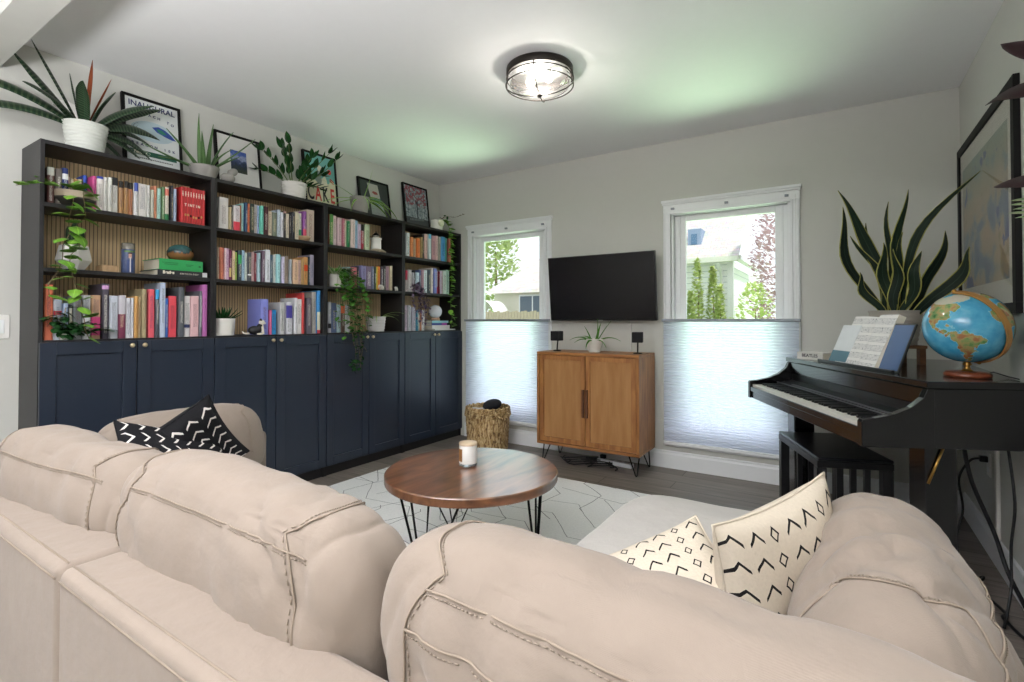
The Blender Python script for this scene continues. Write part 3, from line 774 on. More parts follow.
# second bookcase
t=thing('wooden_bowl','small pale wooden bowl in front of the books on the top shelf, second bookcase','bowl',(.245,-1.762,1.72))
MB().lathe([(.028,0),(.04,.006),(.05,.024),(.051,.034),(.047,.034),(.04,.015),(0,.012)],28,cap=False).build('bowl',wood('turned maple','a5805c','cbb08c',.5,(4,4,30)),t)
t=potted('potted_succulent','spiky succulent in smooth white cylinder pot on the second bookcase','plant',(.225,-2.310,1.0555),.062,.068,.105,M_pot)
for k in range(20):
    a=k*2.4; e=1.35-.055*k
    MB().leaf((.008*math.cos(a),.008*math.sin(a),.092),a,e,.085+.0024*k,.024,-.2,.5,6,'taper',nw=2).build('leaf',L_dark,t,solid=.003)
t=thing('cat_figurine','black and white sitting cat figurine in front of the periwinkle book','figurine',(.288,-2.128,1.0555),R(68))
cb=MB()                                            # cat sits in profile, facing local +x
cb.sphere((-.012,0,.030),(.040,.022,.030)); cb.sphere((.014,0,.042),(.022,.018,.034),M=Matrix.Rotation(.35,4,'Y'))
o=cb.build('body',mat('black glaze','17171b',.3),t)
hd=MB(); hd.sphere((.030,0,.082),(.019,.017,.017)); hd.sphere((.046,0,.077),(.008,.008,.007))
hd.build('head',mat('cream glaze','e2dacd',.35),t)
for s in (-1,1):
    MB().lathe([(.008,0),(.0,.016)],8,Matrix.Translation((.024,s*.011,.094))@Matrix.Rotation(s*-.25,4,'X')).build('ear',MATS['black glaze'],t)
    MB().sphere((.0455,s*.0085,.086),.0022,8,6).build('eye',MATS['black glaze'],t)
    MB().tube([(.030,s*.009,.055),(.036,s*.010,.028),(.038,s*.010,.006)],[.009,.0075,.007],8).build('front_leg',MATS['cream glaze'],t)
    MB().sphere((.018,s*.018,.007),(.02,.008,.007),10,6).build('hind_paw',MATS['cream glaze'],t)
MB().sphere((.032,0,.05),(.009,.012,.025),10,8).build('chest',MATS['cream glaze'],t)
MB().tube([(-.042,0,.012),(-.062,.006,.008),(-.075,.012,.012),(-.082,.012,.024)],[.007,.0065,.006,.004],8).build('tail',MATS['cream glaze'],t)
# third bookcase
t=thing('lighthouse_figurine','white miniature lighthouse on a rocky base on the third bookcase','figurine',(.225,-1.06,1.72)); t.scale=(1.15,1.15,1.15)
MB().lathe([(.070,0),(.074,.006),(.06,.014),(.05,.02),(.036,.024),(0,.026)],14,smooth=False,cap=True).build('rock_base',mat('sandstone rock','a89a86',.9,var=.3,scale=(20,20,20),bmp=.5),t)
MB().lathe([(.040,.0),(.038,.004),(.0365,.072),(.042,.075),(.042,.081),(0,.081)],20,Matrix.Translation((0,0,.022)),cap=False).build('tower',M_white,t)
MB().lathe([(.026,.103),(.026,.107),(.022,.108),(.021,.121),(.026,.123),(.0,.123)],16,cap=False).build('gallery',mat('pale lantern','d9d6cc',.3),t)
MB().lathe([(.028,.121),(.028,.124),(.012,.142),(.004,.145),(.003,.155),(0,.156)],16,cap=False).build('cap',M_black,t)
MB().tube([(.043*math.cos(a),.043*math.sin(a),.113) for a in [2*PI*k/16 for k in range(16)]],.0018,5,True).build('railing',M_black,t)
t=potted('potted_lipstick_vine','leafy trailing plant in white pot spilling over the middle shelf of the third bookcase','plant',(.222,-1.462,1.4055),.052,.062,.10,M_pot)
fo=MB(); st=MB()
for k in range(26):
    y=rnd.uniform(-.06,.23); z=-rnd.uniform(.06,.42)
    vine(fo,st,[(0,0,.085),(.05,y*.4,.11+.05*rnd.random()),(.082,y*.8,.05)]+wobble((.086,y,-.04),(.092,y+.055*rnd.random(),z),4,.014),int(8+abs(z)*20),.046,.0012)
st.build('stems',M_vine,t); fo.build('foliage',L_green,t)
fo=MB(); st=MB()
for k in range(7):
    y=rnd.uniform(.04,.16)
    vine(fo,st,[(.0,.0,.09),(.05,.03,.14),(.06,.07,.04)]+wobble((.09,y*.8,-.06),(.095,y,-.34),4,.01)+[(.108,y,-.37),(.112,y+.02*rnd.random(),-.44)]+wobble((.115,y+.02,-.46),(.118,y+rnd.uniform(-.03,.07),-.50-.13*rnd.random()),3,.012),16,.034,.0013)
for k in range(20): fo.leaf((.118,.02+.13*rnd.random(),-.55-.09*rnd.random()),rnd.uniform(-1.3,1.3),rnd.uniform(-.6,.4),.04,.03,1,.2,6,'oval',nw=2)
st.build('trailing_stems',M_vine,t); fo.build('trailing_foliage',L_dark,t)
fo=MB()
for k in range(60):
    a=rnd.uniform(0,6.28); fo.leaf((.03*math.cos(a),.03*math.sin(a),.09),a,rnd.uniform(.3,1.3),.06+.05*rnd.random(),.022,.9,.2,5,'oval',nw=2)
fo.build('crown_foliage',L_white,t)
def animal(label,loc,rz,s=1):
    t=thing('animal_figurine',label,'figurine',loc,rz)
    b_=MB(); b_.sphere((0,0,.026*s),(.024*s,.014*s,.014*s)); b_.sphere((.026*s,0,.033*s),(.012*s,.011*s,.012*s)); b_.tube([(.036*s,0,.032*s),(.045*s,0,.024*s),(.047*s,0,.01*s)],[.005*s,.004*s,.003*s],8)
    b_.build('body',mat('white porcelain','dcdad6',.3),t)
    for x in (-.014,.014):
        for y in (-.008,.008): MB().tube([(x*s,y*s,.02*s),(x*s,y*s,0)],.0055*s,8).build('leg',MATS['white porcelain'],t)
    for q in (-1,1): MB().sphere((.022*s,q*.013*s,.034*s),(.008*s,.003*s,.010*s),10,6).build('ear',MATS['white porcelain'],t)
animal('tiny white elephant figurine in front of the yellow and orange books',(.281,-1.045,1.4055),R(-80),.95)
animal('tiny white animal figurine right of the books on the third bookcase middle shelf',(.27,-.868,1.4055),R(-60),.8)
t=potted('potted_trailing_grass','long-leaved plant in grey white ribbed pot on the bottom shelf, third bookcase','plant',(.215,-1.05,1.0555),.07,.083,.125,mat('stone white pot','c9c7c6',.5,var=.05),ribs=5)
for az,el,L,dr in ((-100,35,.22,1.9),(-80,20,.26,1.2),(80,25,.26,.9),(95,15,.32,.8),(70,35,.30,1.2),(30,30,.2,1.6),(-40,30,.2,1.7)):
    MB().leaf((.03*math.cos(R(az)),.03*math.sin(R(az)),.112),R(az),R(el),L,.018,dr,.35,10,'taper').build('leaf',L_spider,t)
# rightmost bookcase
t=thing('potted_tradescantia','purple silver trailing plant spilling from white pot on the rightmost bookcase','plant',(.235,-.655,1.4055))
fo=MB(); st=MB()
pot_mesh(.03,.038,.05).build('pot',M_pot,t)
for k in range(17):
    y=rnd.uniform(-.07,.13); z=-rnd.uniform(.1,.34)
    vine(fo,st,[(0,0,.045),(.045,y*.4,.075),(.072,y*.8,.02)]+wobble((.078,y,-.06),(.08,y+.04*rnd.random(),z),4,.016),8,.05,.0016,aspect=.42)
st.build('stems',mat('purple stem','4a2c44',.6),t); fo.build('foliage',L_purple,t)
gp='books stacked flat under the globe light'
lying('book','wide white book at the bottom of the flat stack under the globe light',(.285,-.235,1.0555),(.20,.30,.012),'dcdad6',group=gp)
lying('book','thick white book second from bottom of the flat stack under the globe light',(.265,-.275,1.0678),(.19,.255,.036),'d9d6d2',group=gp)
t=lying('book','navy and magenta book third in the flat stack under the globe light',(.26,-.29,1.1042),(.185,.22,.021),'34468c',group=gp)
bx((.0003,.03,.0),(.0012,.105,.021),'spine_band',mat('magenta band','a03c98',.5),t)
lying('book','pale teal book on top of the flat stack under the globe light',(.262,-.28,1.1256),(.18,.235,.022),'8fc4cc',group=gp)
t=thing('globe_light','small white glass globe light on a wooden base on the book stack','lamp',(.20,-.285,1.148))
MB().lathe([(.045,0),(.045,.018),(.036,.026),(0,.027)],24).build('base',wood('pale base','b08a70','cfac92',.5),t)
MB().sphere((0,0,.026+.062),.0645,28,18).build('globe',mat('opal glass','dfe2ea',.25,spec=.6),t)
# hoya pot, top of rightmost bookcase, long vine down
t=potted('potted_hoya','trailing vine in small white pot on top of the rightmost bookcase','plant',(.235,-.305,TOP),.052,.060,.092,M_pot)
fo=MB(); st=MB()
for k in range(2):
    vine(fo,st,[(0,.0,.07),(.05,.05+.02*k,.10),(.068,.10,.04)]+wobble((.072,.115,-.08),(.078,.12+.01*k,-.95+.42*k),16,.009),52-24*k,.058,.0018,spread=.9)
st.build('stems',M_stem,t); fo.build('foliage',L_bright,t)
fo=MB(); st=MB()
vine(fo,st,[(0,0,.075),(.09,.02,.13),(.19,.04,.11),(.32,.03,.125)],12,.03,.0016,spread=2)
vine(fo,st,[(0,0,.075),(.04,.05,.13),(.07,.12,.13)],6,.035,.0016,spread=2)
st.build('upright_stems',M_vine,t); fo.build('upright_leaves',L_dark,t)
MB().sphere((.062,-.01,.062),(.024,.034,.034),12,8).build('pale_flower',mat('cream flower','e6e4c8',.6,var=.15,scale=(20,20,20)),t)
# ---------------------------------------------------------------- framed pictures leaning on the wall above the bookcases
def framed(label,y0,y1,h,lean=.055,fw=.016,name='framed_poster',cat='picture',gap=.0):
    wd=y1-y0; t=thing(name,label,cat,(.075,(y0+y1)/2,TOP+.0025))
    t.rotation_euler=(0,-math.asin(lean/h),0)                    # local x = outward, z up
    m=MB(); d=.018
    m.box((-d,-wd/2,0),(0.004,wd/2,fw)); m.box((-d,-wd/2,h-fw),(.004,wd/2,h)); m.box((-d,-wd/2,fw),(.004,-wd/2+fw,h-fw)); m.box((-d,wd/2-fw,fw),(.004,wd/2,h-fw))
    m.build('frame',M_frame,t,bevel=.0015)
    return t,wd/2-fw,fw,h-fw
def sheet(t,y0,y1,z0,z1,name,m,x=-.003): return bx((x-.0012,y0,z0),(x,y1,z1),name,m,t)
def flat(t,poly,name,m,x=-.0026): 
    return MB().prism(poly,0,.0006,frame_M((x,0,0),(0,1,0),(0,0,1))).build(name,m,t)
TM=lambda y,z,x=-.0022,a=0:frame_M((x,y,z),(0,math.cos(a),math.sin(a)),(0,-math.sin(a),math.cos(a)))
Pw=mat('poster white','dfe3e2',.4,var=.03); Pn=mat('print navy','2b3566',.5); Pk=mat('print black','1b1b1d',.5); Pr=mat('print red','d8453e',.5); Pg=mat('print green','1f5a45',.5)
t,hw,a,b_=framed('framed white race poster with dark blue headline, behind the large bromeliad',-2.79,-2.48,.455)
sheet(t,-hw,hw,a,b_,'sheet',Pw)
text('INAUGURAL',.046,Pn,t,TM(.0,.405),sx=.95,bold=.0006)
for k,ch in enumerate('BEACH TO'):
    u=(k-3.5)/3.5; 
    if ch!=' ': text(ch,.021,Pn,t,TM(.022+u*.085,.352-.010*u*u-.01*u,a=-.25*u),bold=.0005)
for k,ch in enumerate('BEACON 10K'):
    u=(k-4.5)/4.5
    if ch!=' ': text(ch,.021,Pn,t,TM(u*.108,.163-.002*u,a=.1*u),bold=.0005)
flat(t,[(.0+.115*math.cos(q),.255+.062*math.sin(q)) for q in [k*PI/12 for k in range(24)]],'pale_oval',mat('print pale blue','bcd0d8',.5),-.0029)
flat(t,[(-.005,.285),(.03,.298),(.065,.288),(.10,.262),(.125,.236),(.10,.236),(.06,.247),(.02,.262)],'wave_shape',mat('print royal blue','3550a0',.5))
flat(t,[(.02,.284),(.05,.281),(.075,.262),(.05,.255),(.025,.268)],'hill_shape',mat('print teal','2f7f6c',.5),-.0022)
for k in range(2): MB().tube([(-.002,-.065+.035*math.cos(q)+.01*k,.262+.03*math.sin(q)-.012*k) for q in [PI*.6+k*.5+j*.2 for j in range(9)]],.001,5).build('line_drawing',Pn,t)
MB().tube([(-.002,-.108+.012*math.cos(q),.345+.016*abs(math.sin(q))-.005) for q in [j*PI/8 for j in range(17)]],.0016,5).build('boat_drawing',Pn,t)
flat(t,[(-.122,.098),(.122,.098),(.122,.128),(-.122,.128)],'green_banner',Pg)
text('Peoples',.024,M_ltr,t,TM(-.070,.113,-.0016),sx=.9,bold=.0006); MB().tube([(-.0014,-.07+.05*math.cos(q),.113+.012*math.sin(q)) for q in [k*PI/12 for k in range(24)]],.0007,5,True).build('banner_ring',M_ltr,t)
m=MB()
for k in range(22): m.box((-.0026,-.10+k*.0092,.078),(-.002,-.10+k*.0092+.006,.084))
m.build('small_print',Pk,t)
t,hw,a,b_=framed('framed small mountain photograph with wide white mat, right of the aloe',-2.275,-1.965,.40)
sheet(t,-hw,hw,a,b_,'mat_board',mat('mat board white','e3e2de',.6,var=.02))
MP,nt,b=newmat('mountain photograph'); v=coord(nt); s3=N(nt,'ShaderNodeSeparateXYZ',{0:v}); nz=N(nt,'ShaderNodeTexNoise',{'Vector':coord(nt,(1,22,26)),'Scale':1.6,'Detail':6})
f=math_(nt,'ADD',s3.outputs[2],math_(nt,'MULTIPLY',math_(nt,'SUBTRACT',nz.outputs[0],.5),.12))
nt.links.new(ramp(nt,f,[(.14,'3d4636'),(.185,'26324a'),(.22,'3f4f7a'),(.242,'9fa8c8'),(.265,'4a66ac'),(.30,'3350a4')]),b.inputs['Base Color']); b.inputs['Roughness'].default_value=.3
sheet(t,-.055,.055,.135,.29,'photograph',MP,-.0015)
t,hw,a,b_=framed('framed CAKE poster with turquoise sky, right of the glossy dark plant',-1.62,-1.315,.455)
sheet(t,-hw,hw,a,b_,'sheet',mat('poster turquoise','78b9b4',.5,var=.08))
sheet(t,-hw,hw,a,.205,'cream_ground',mat('poster cream','dcd6ba',.5),-.0027)
flat(t,[(-hw,.2)]+[(-hw+2*hw*k/8,.215+.05*math.sin(k*1.1)**2) for k in range(9)]+[(hw,.2)],'cream_cloud',MATS['poster cream'],-.0028)
for k,(ch,m_) in enumerate(zip('CAKE',(Pk,Pr,Pk,Pr))): text(ch,.165,m_,t,TM(-.098+.066*k,.122),sx=.50,bold=.003)
gy=mat('print grey figure','8e9a92',.5); cr=mat('print pale figure','e9e4d0',.5)
flat(t,[(-.03,.205),(-.055,.25),(-.05,.30),(-.02,.325),(.0,.30),(.005,.25),(.02,.205)],'grey_figure',gy,-.0024)
flat(t,[(-.005+.022*math.cos(q),.335+.026*math.sin(q)) for q in [k*PI/8 for k in range(16)]],'figure_head',cr,-.0022); flat(t,[(0,.205),(.015,.26),(.04,.285),(.055,.25),(.06,.205)],'pale_figure',cr,-.0022)
flat(t,[(.085+.018*math.cos(q),.325+.022*math.sin(q)) for q in [k*PI/8 for k in range(16)]],'red_disc',Pr,-.0022); flat(t,[(.085,.27),(.12,.245),(.125,.25),(.09,.275)],'red_stroke',Pr,-.0022); flat(t,[(.08,.255),(.115,.228),(.12,.234),(.085,.262)],'red_stroke',Pr,-.0022)
for k in range(5): flat(t,[(-.128,.40-.03*k),(-.108,.41-.03*k),(-.102,.39-.03*k),(-.122,.382-.03*k)],'red_mark',mat('print dull red','9c4a48',.5),-.0022)
t,hw,a,b_=framed('framed dark print with a slanting pale column, behind the spider plant',-1.085,-.735,.375)
sheet(t,-hw,hw,a,b_,'sheet',mat('poster charcoal','3a403f',.5,var=.1))
flat(t,[(-.075,b_-.02),(.045,b_-.02),(.065,.22),(-.045,.20)],'pale_panel',mat('print stone','b7b3ad',.5,var=.15,scale=(30,30,30))); flat(t,[(-.045,.20),(.065,.22),(.085,.15),(.0,.155)],'teal_panel',mat('print teal grey','56767a',.5,var=.1))
flat(t,[(-.055,.19),(.0,.155),(.085,.15),(.125,a+.01),(-.045,a+.01)],'speckled_panel',mat('print speckled','9aa09f',.5,var=.6,scale=(60,60,60)),-.0028)
flat(t,[(-.03,.262),(-.01,.275),(.03,.27),(.04,.25),(.0,.245)],'red_patch',mat('print brick','9c4c48',.5),-.0022)
t,hw,a,b_=framed('framed illustrated poster with red blossom, nearest the back wall',-.555,-.215,.445)
MQ,nt,b=newmat('blossom poster'); v=coord(nt); s3=N(nt,'ShaderNodeSeparateXYZ',{0:v}); nz=N(nt,'ShaderNodeTexNoise',{'Vector':coord(nt,(1,26,26)),'Scale':1.5,'Detail':5})
c0=ramp(nt,nz.outputs[0],[(.35,'5c6a70'),(.55,'a3b0b4'),(.7,'c4ccd0')]); n2=N(nt,'ShaderNodeTexNoise',{'Vector':coord(nt,(1,15,15)),'Scale':2,'Detail':3})
red=math_(nt,'MULTIPLY',math_(nt,'GREATER_THAN',n2.outputs[0],.5),math_(nt,'GREATER_THAN',s3.outputs[2],.24)); c0=mixc(nt,red,c0,srgb('96505a'))
c0=mixc(nt,math_(nt,'LESS_THAN',s3.outputs[2],.12),c0,srgb('4d5557')); nt.links.new(c0,b.inputs['Base Color']); b.inputs['Roughness'].default_value=.4
sheet(t,-hw,hw,a,b_,'sheet',MQ)
flat(t,[(.0,.12),(.012,.12),(.018,.26),(.03,.31),(.012,.28),(-.015,.30),(.002,.25)],'tree_trunk',mat('print dark','39424a',.5),-.0022)
m=MB()
for k in range(10): m.box((-.0026,-.10+k*.02,.085+.002*k),(-.002,-.10+k*.02+.012,.105+.002*k))
m.build('print_blocks',mat('print mid grey','8c9496',.5),t)
# wall things on the left wall
t=thing('wall_plate','round white dish hung on the wall behind the bromeliad','wall ornament',(.001,-3.035,2.262))
MB().lathe([(.0,.004),(.045,.004),(.052,.012),(.060,.022),(.064,.022),(.062,.014),(.052,.002),(.045,0),(0,0)],40,Matrix.Rotation(PI/2,4,'Y'),cap=False).build('dish',M_white,t)
t=thing('light_switch','white wall switch left of the leftmost bookcase','switch',(.0005,-3.275,1.12))
bx((0,-.036,-.06),(.006,.036,.06),'cover_plate',M_white,t,.002); bx((.0062,-.016,-.033),(.0095,.016,.033),'rocker',M_trim,t,.002)
# ================================================================ television and cabinet wall
t=thing('television','wide black flat television mounted on the wall between the two windows','television',(1.833,-.11,1.42))
t.rotation_euler=(R(6),0,0)
MS=mat('black glass screen','19181b',.2,spec=.55,var=.05); MB_=mat('black plastic','131315',.35)
bx((-.467,-.012,-.272),(.467,.022,.272),'casing',MB_,t,.004)
bx((-.459,-.0135,-.258),(.459,-.0121,.264),'screen',MS,t)
bx((-.02,-.0145,-.272),(.02,-.0121,-.266),'logo_bar',mat('silver badge','c6c6c6',.3,.8),t)
m=MB(); m.box((-.2,.022,-.12),(.2,.05,.12)); m.box((-.06,.05,-.1),(.06,.085,.09)); m.build('wall_mount',M_black,t)
t=thing('television_cable','thin white cord hanging from the television down behind the cabinet','cable',(2.06,-.012,.905))
MB().tube([(0,0,0),(0.002,0,.12),(0,.002,.25),(-.01,-.03,.28)],.0035,6).build('cord',M_wcable,t)
# cabinet
CX0,CX1,CY0,CY1,CZ0,CZ1=1.412,2.266,-.42,-.045,.155,.897
t=thing('rattan_cabinet','honey coloured wooden cabinet with two cane front doors on black hairpin legs','cabinet',(CX0,CY0,0))
w_,d_=CX1-CX0,CY1-CY0; P=.022
M_oakx=wood('honey oak top','86522a','b57d45',.42,(1.3,9,9),band=3)
bx((0,0,CZ1-P),(w_,d_,CZ1),'top_panel',M_oakx,t,.003); bx((0,0,CZ0),(w_,d_,CZ0+P),'bottom_panel',M_oakx,t,.003)
bx((0,.0,CZ0+P),(P,d_,CZ1-P),'side_panel',M_oak,t,.002); bx((w_-P,.0,CZ0+P),(w_,d_,CZ1-P),'side_panel',M_oak,t,.002)
bx((P,d_-.012,CZ0+P),(w_-P,d_-.004,CZ1-P),'back_panel',M_oak,t)
MC,nt,b=newmat('woven cane webbing'); v=coord(nt)
w1=N(nt,'ShaderNodeTexWave',{'Vector':v,'Scale':48,'Distortion':.3},bands_direction='X'); w2=N(nt,'ShaderNodeTexWave',{'Vector':v,'Scale':48,'Distortion':.3},bands_direction='Z')
f=math_(nt,'MULTIPLY',w1.outputs[0],w2.outputs[0]); nz=N(nt,'ShaderNodeTexNoise',{'Vector':coord(nt,(8,8,1)),'Scale':3,'Detail':4})
nt.links.new(mixc(nt,math_(nt,'MULTIPLY',f,.7),ramp(nt,nz.outputs[0],[(.3,'a87440'),(.7,'bd8c56')]),srgb('6d4526')),b.inputs['Base Color']); b.inputs['Roughness'].default_value=.6; bump(nt,b,f,.3,.003)
dw=(w_-2*P)/2
for s in (0,1):
    x0=P+dw*s+.003; x1=x0+dw-.006; z0,z1=CZ0+P+.004,CZ1-P-.004; f_=.036
    m=MB(); m.box((x0,.004,z0),(x0+f_,.022,z1)); m.box((x1-f_,.004,z0),(x1,.022,z1)); m.box((x0+f_,.004,z0),(x1-f_,.022,z0+f_)); m.box((x0+f_,.004,z1-f_),(x1-f_,.022,z1))
    do=m.build('door',M_oak,t,bevel=.0015)
    bx((x0+f_-.002,.013,z0+f_-.002),(x1-f_+.002,.018,z1-f_+.002),'cane_panel',MC,do)
    hx=(x1-.012) if s==0 else (x0+.012)
    bx((hx-.009,-.014,.40),(hx+.009,.0045,.615),'handle',wood('dark walnut handle','4a2a1a','6a4028',.4,(9,9,1.5)) if s==0 else MATS['dark walnut handle'],do,.003)
for x in (.055,w_-.055):
    for y in (.05,d_-.05):
        sx=1 if x<.3 else -1; sy=1 if y<.2 else -1
        tip=(x-sx*.02,y-sy*.012,.006)
        m=MB(); m.tube([(x+sx*.045,y,CZ0),(tip[0]+sx*.006,tip[1],.01),tip,(tip[0]-sx*.004,tip[1]+.0,.01),(x-sx*.03,y+sy*.03,CZ0)],.005,8)
        m.box((x-.05,y-.035,CZ0-.004),(x+.05,y+.035,CZ0-.0005)); m.build('leg',M_black,t)
# small speakers, plant
def speaker(x,label,rz):
    t=thing('satellite_speaker',label,'speaker',(x,-.255,CZ1),rz,'satellite speakers')
    MB().lathe([(.035,0),(.035,.004),(.03,.008),(0,.009)],20).build('foot',M_black,t)
    MB().tube([(0,.0,.006),(0,.004,.05),(0,.012,.085),(0,.008,.10)],.006,8).build('stem',M_black,t)
    bx((-.04,-.042,.085),(.04,.036,.165),'cabinet',mat('speaker grille cloth','222226',.8,bmp=.3),t,.005)
    bx((-.034,-.0445,.091),(.034,-.0422,.159),'grille',mat('speaker grille front','1a1a1d',.9,bmp=.5),t,.001)
speaker(1.512,'left of two small black speakers on stalks, standing on the wooden cabinet',R(-4)); speaker(2.20,'right of two small black speakers on stalks, standing on the wooden cabinet',R(14))
t=potted('potted_spiky_plant','small spiky plant in white tapered pot under the television','plant',(1.845,-.25,CZ1),.045,.070,.105,M_pot)
for az,el,L,dr in ((0,35,.20,1.3),(180,35,.20,1.3),(-90,30,.17,1.9),(200,70,.13,.3),(-20,75,.15,.2),(60,80,.17,-.2),(30,60,.19,.2),(150,40,.16,1.1),(-40,25,.19,1.5),(-140,35,.15,1.5)):
    MB().leaf((.015*math.cos(R(az)),.015*math.sin(R(az)),.082),R(az),R(el),L*1.1,.030,dr,.45,8,'taper',roll=.3).build('leaf',L_green,t,solid=.002)
# cables and power strip under the cabinet
t=thing('power_strip','white power strip lying on the floor under the wooden cabinet','power strip',(1.98,-.16,0),R(-6))
bx((-.15,-.026,.0),(.15,.026,.034),'body',mat('white plastic','dedfe2',.4),t,.005)
for k in range(4):
    bx((-.12+k*.068,-.015,.0342),(-.08+k*.068,.015,.036),'socket',mat('grey plastic','b0b2b6',.5),t)
bx((-.128,-.016,.0362),(-.085,.016,.066),'plug',M_black,t,.004)
t=thing('cable_tangle','tangle of thin black cables on the floor under the wooden cabinet','cable',(1.75,-.2,0))
m=MB()
for k in range(4):
    pts=[]; 
    for i in range(26):
        a=i*.55+k; pts.append((-.17+.018*i+.05*math.cos(a),-.10+.03*k+.05*math.sin(a*1.2),.006+.004*k+.012*abs(math.sin(i*.4+k))))
    m.tube(pts,.0045,6)
m.build('cables',M_cable,t)
t=thing('power_adapter','black power adapter brick on the floor under the cabinet','power adapter',(1.77,-.13,0),R(20)); bx((-.05,-.025,0.0),(.05,.025,.03),'body',MB_,t,.004); MB().tube([(.05,0,.015),(.08,.01,.01),(.1,.05,.006)],.003,6).build('cord',M_cable,t)
# ---------------------------------------------------------------- basket
t=thing('wicker_basket','round seagrass basket with loop handles in front of the left window','basket',(.81,-.265,0))
MW,nt,b=newmat('twisted seagrass'); v=coord(nt); nz=N(nt,'ShaderNodeTexNoise',{'Vector':coord(nt,(1,1,.25)),'Scale':70,'Detail':3})
nt.links.new(ramp(nt,nz.outputs[0],[(.35,'6b4f34'),(.48,'b2905f'),(.66,'dcc398')]),b.inputs['Base Color']); b.inputs['Roughness'].default_value=.85; bump(nt,b,nz.outputs[0],.7,.01)
def bask(z0,z1,r0,r1,rows,n,amp,ph):
    def fn(u,v):
        a=2*PI*u; r=r0+(r1-r0)*v+amp*math.sin(n*a+ph*v*6)*math.cos(v*rows*PI)
        return Vector((r*math.cos(a),r*math.sin(a),z0+(z1-z0)*v))
    return MB().grid(fn,120,28)
m=bask(0.0,.30,.18,.197,16,26,.006,.0); m.lathe([(.18,.004),(0,.004)],40,cap=False); m.build('woven_body',MW,t)
m=MB()
for k in range(4):
    z=.305+.02*k; r=.197-.003*k
    for q in range(2): m.tube([((r+.007*math.cos(a*11+q*PI))*math.cos(a),(r+.007*math.cos(a*11+q*PI))*math.sin(a),z+.008*math.sin(a*11+q*PI)) for a in [2*PI*i/150 for i in range(150)]],.0085,6,True)
m.build('braided_rim',MW,t)
for s in (-1,1):
    az=R(-20) if s==1 else R(160)
    c,s_=math.cos(az),math.sin(az)
    pts=[]
    for i in range(15):
        q=PI*i/14; u=.06*math.cos(q); d=.205+.055*math.sin(q); pts.append((c*d-s_*u,s_*d+c*u,.35-.055*math.sin(q)))
    MB().tube(pts,.010,8).build('handle',MW,t)
t=thing('blanket','pale folded blanket lying in the seagrass basket','blanket',(.78,-.26,.31))
MB().grid(lambda u,v:Vector(((u-.5)*.24,(v-.5)*.26,.05*(1-(2*u-1)**4)*(1-(2*v-1)**4)+.015*math.sin(9*u+4*v))),16,16).build('folds',M_linen2,t,solid=.012)
t=thing('black_cushion','rolled black cushion poking out of the seagrass basket','cushion',(.89,-.31,.385))
MB().sphere((0,0,.015),(.095,.065,.05),20,14,M=Matrix.Rotation(R(-15),4,'Y')).build('cushion_body',mat('black fabric','1f222a',.85,bmp=.2),t)
# ---------------------------------------------------------------- rug, coffee table
MR,nt,b=newmat('cream rug with thin dark lines')
v=coord(nt); nz=N(nt,'ShaderNodeTexNoise',{'Vector':v,'Scale':3,'Detail':3})
dv=N(nt,'ShaderNodeVectorMath',{0:v,1:N(nt,'ShaderNodeVectorMath',{0:nz.outputs['Color'],1:(.05,.05,.0)},operation='MULTIPLY').outputs[0]},operation='ADD').outputs[0]
l=None
for th_,p_,a_,q_,w_,sd in ((.35,.30,.55,.21,.010,0),(-.5,.42,.8,.30,.009,3),(1.2,.24,.5,.26,.010,7)):
    r_=N(nt,'ShaderNodeMapping',{0:dv,2:(0,0,th_),1:(sd,sd*.7,0)}).outputs[0]; sp=N(nt,'ShaderNodeSeparateXYZ',{0:r_})
    tri=math_(nt,'MULTIPLY',math_(nt,'PINGPONG',sp.outputs[0],p_),a_)
    zz=math_(nt,'ABSOLUTE',math_(nt,'SUBTRACT',math_(nt,'FRACT',math_(nt,'DIVIDE',math_(nt,'ADD',sp.outputs[1],tri),q_)),.5))
    n2=N(nt,'ShaderNodeTexNoise',{'Vector':r_,'Scale':1.1,'Detail':0}); m_=math_(nt,'MULTIPLY',math_(nt,'LESS_THAN',zz,w_),math_(nt,'GREATER_THAN',n2.outputs[0],.51))
    l=m_ if l is None else math_(nt,'MAXIMUM',l,m_)
n3=N(nt,'ShaderNodeTexNoise',{'Vector':v,'Scale':90,'Detail':2})
nt.links.new(mixc(nt,math_(nt,'MULTIPLY',l,.85),mixc(nt,n3.outputs[0],srgb('d6d6d5'),srgb('efeeec')),srgb('3c3d42')),b.inputs['Base Color']); b.inputs['Roughness'].default_value=.95; bump(nt,b,n3.outputs[0],.5,.006)
tag(bx((.53,-3.0,.0005),(3.35,-.72,.013),'rug',MR,None,.004),'large cream rug with thin dark zigzag lines under the coffee table','rug')
TC=(2.035,-2.105)
t=thing('coffee_table','round acacia coffee table on black wire hairpin legs','coffee table',(TC[0],TC[1],.013))
MB().lathe([(0,.40),(.385,.40),(.398,.404),(.40,.41),(.40,.438),(.396,.443),(0,.443)],72,smooth=False,cap=False).build('tabletop',M_walnut,t,bevel=.002)
for k in range(3):
    a=R(25)+k*2*PI/3
    for s in (-1,1):
        p=[]; f_=Vector((.30*math.cos(a),.30*math.sin(a),.004)); q0=a+s*R(34); q1=a+s*R(10)
        m=MB().tube([(.34*math.cos(q0),.34*math.sin(q0),.40),f_,(.33*math.cos(q1),.33*math.sin(q1),.40)],.0055,8); m.build('leg',M_black,t)
MB().tube([(.33*math.cos(q),.33*math.sin(q),.394) for q in [2*PI*i/48 for i in range(48)]],.005,8,True).build('ring_frame',M_black,t)
t=thing('jar_candle','white candle in clear glass jar with brown label on the coffee table','candle',(1.985,-2.07,.4562)); t.scale=(1.14,1.14,1.14)
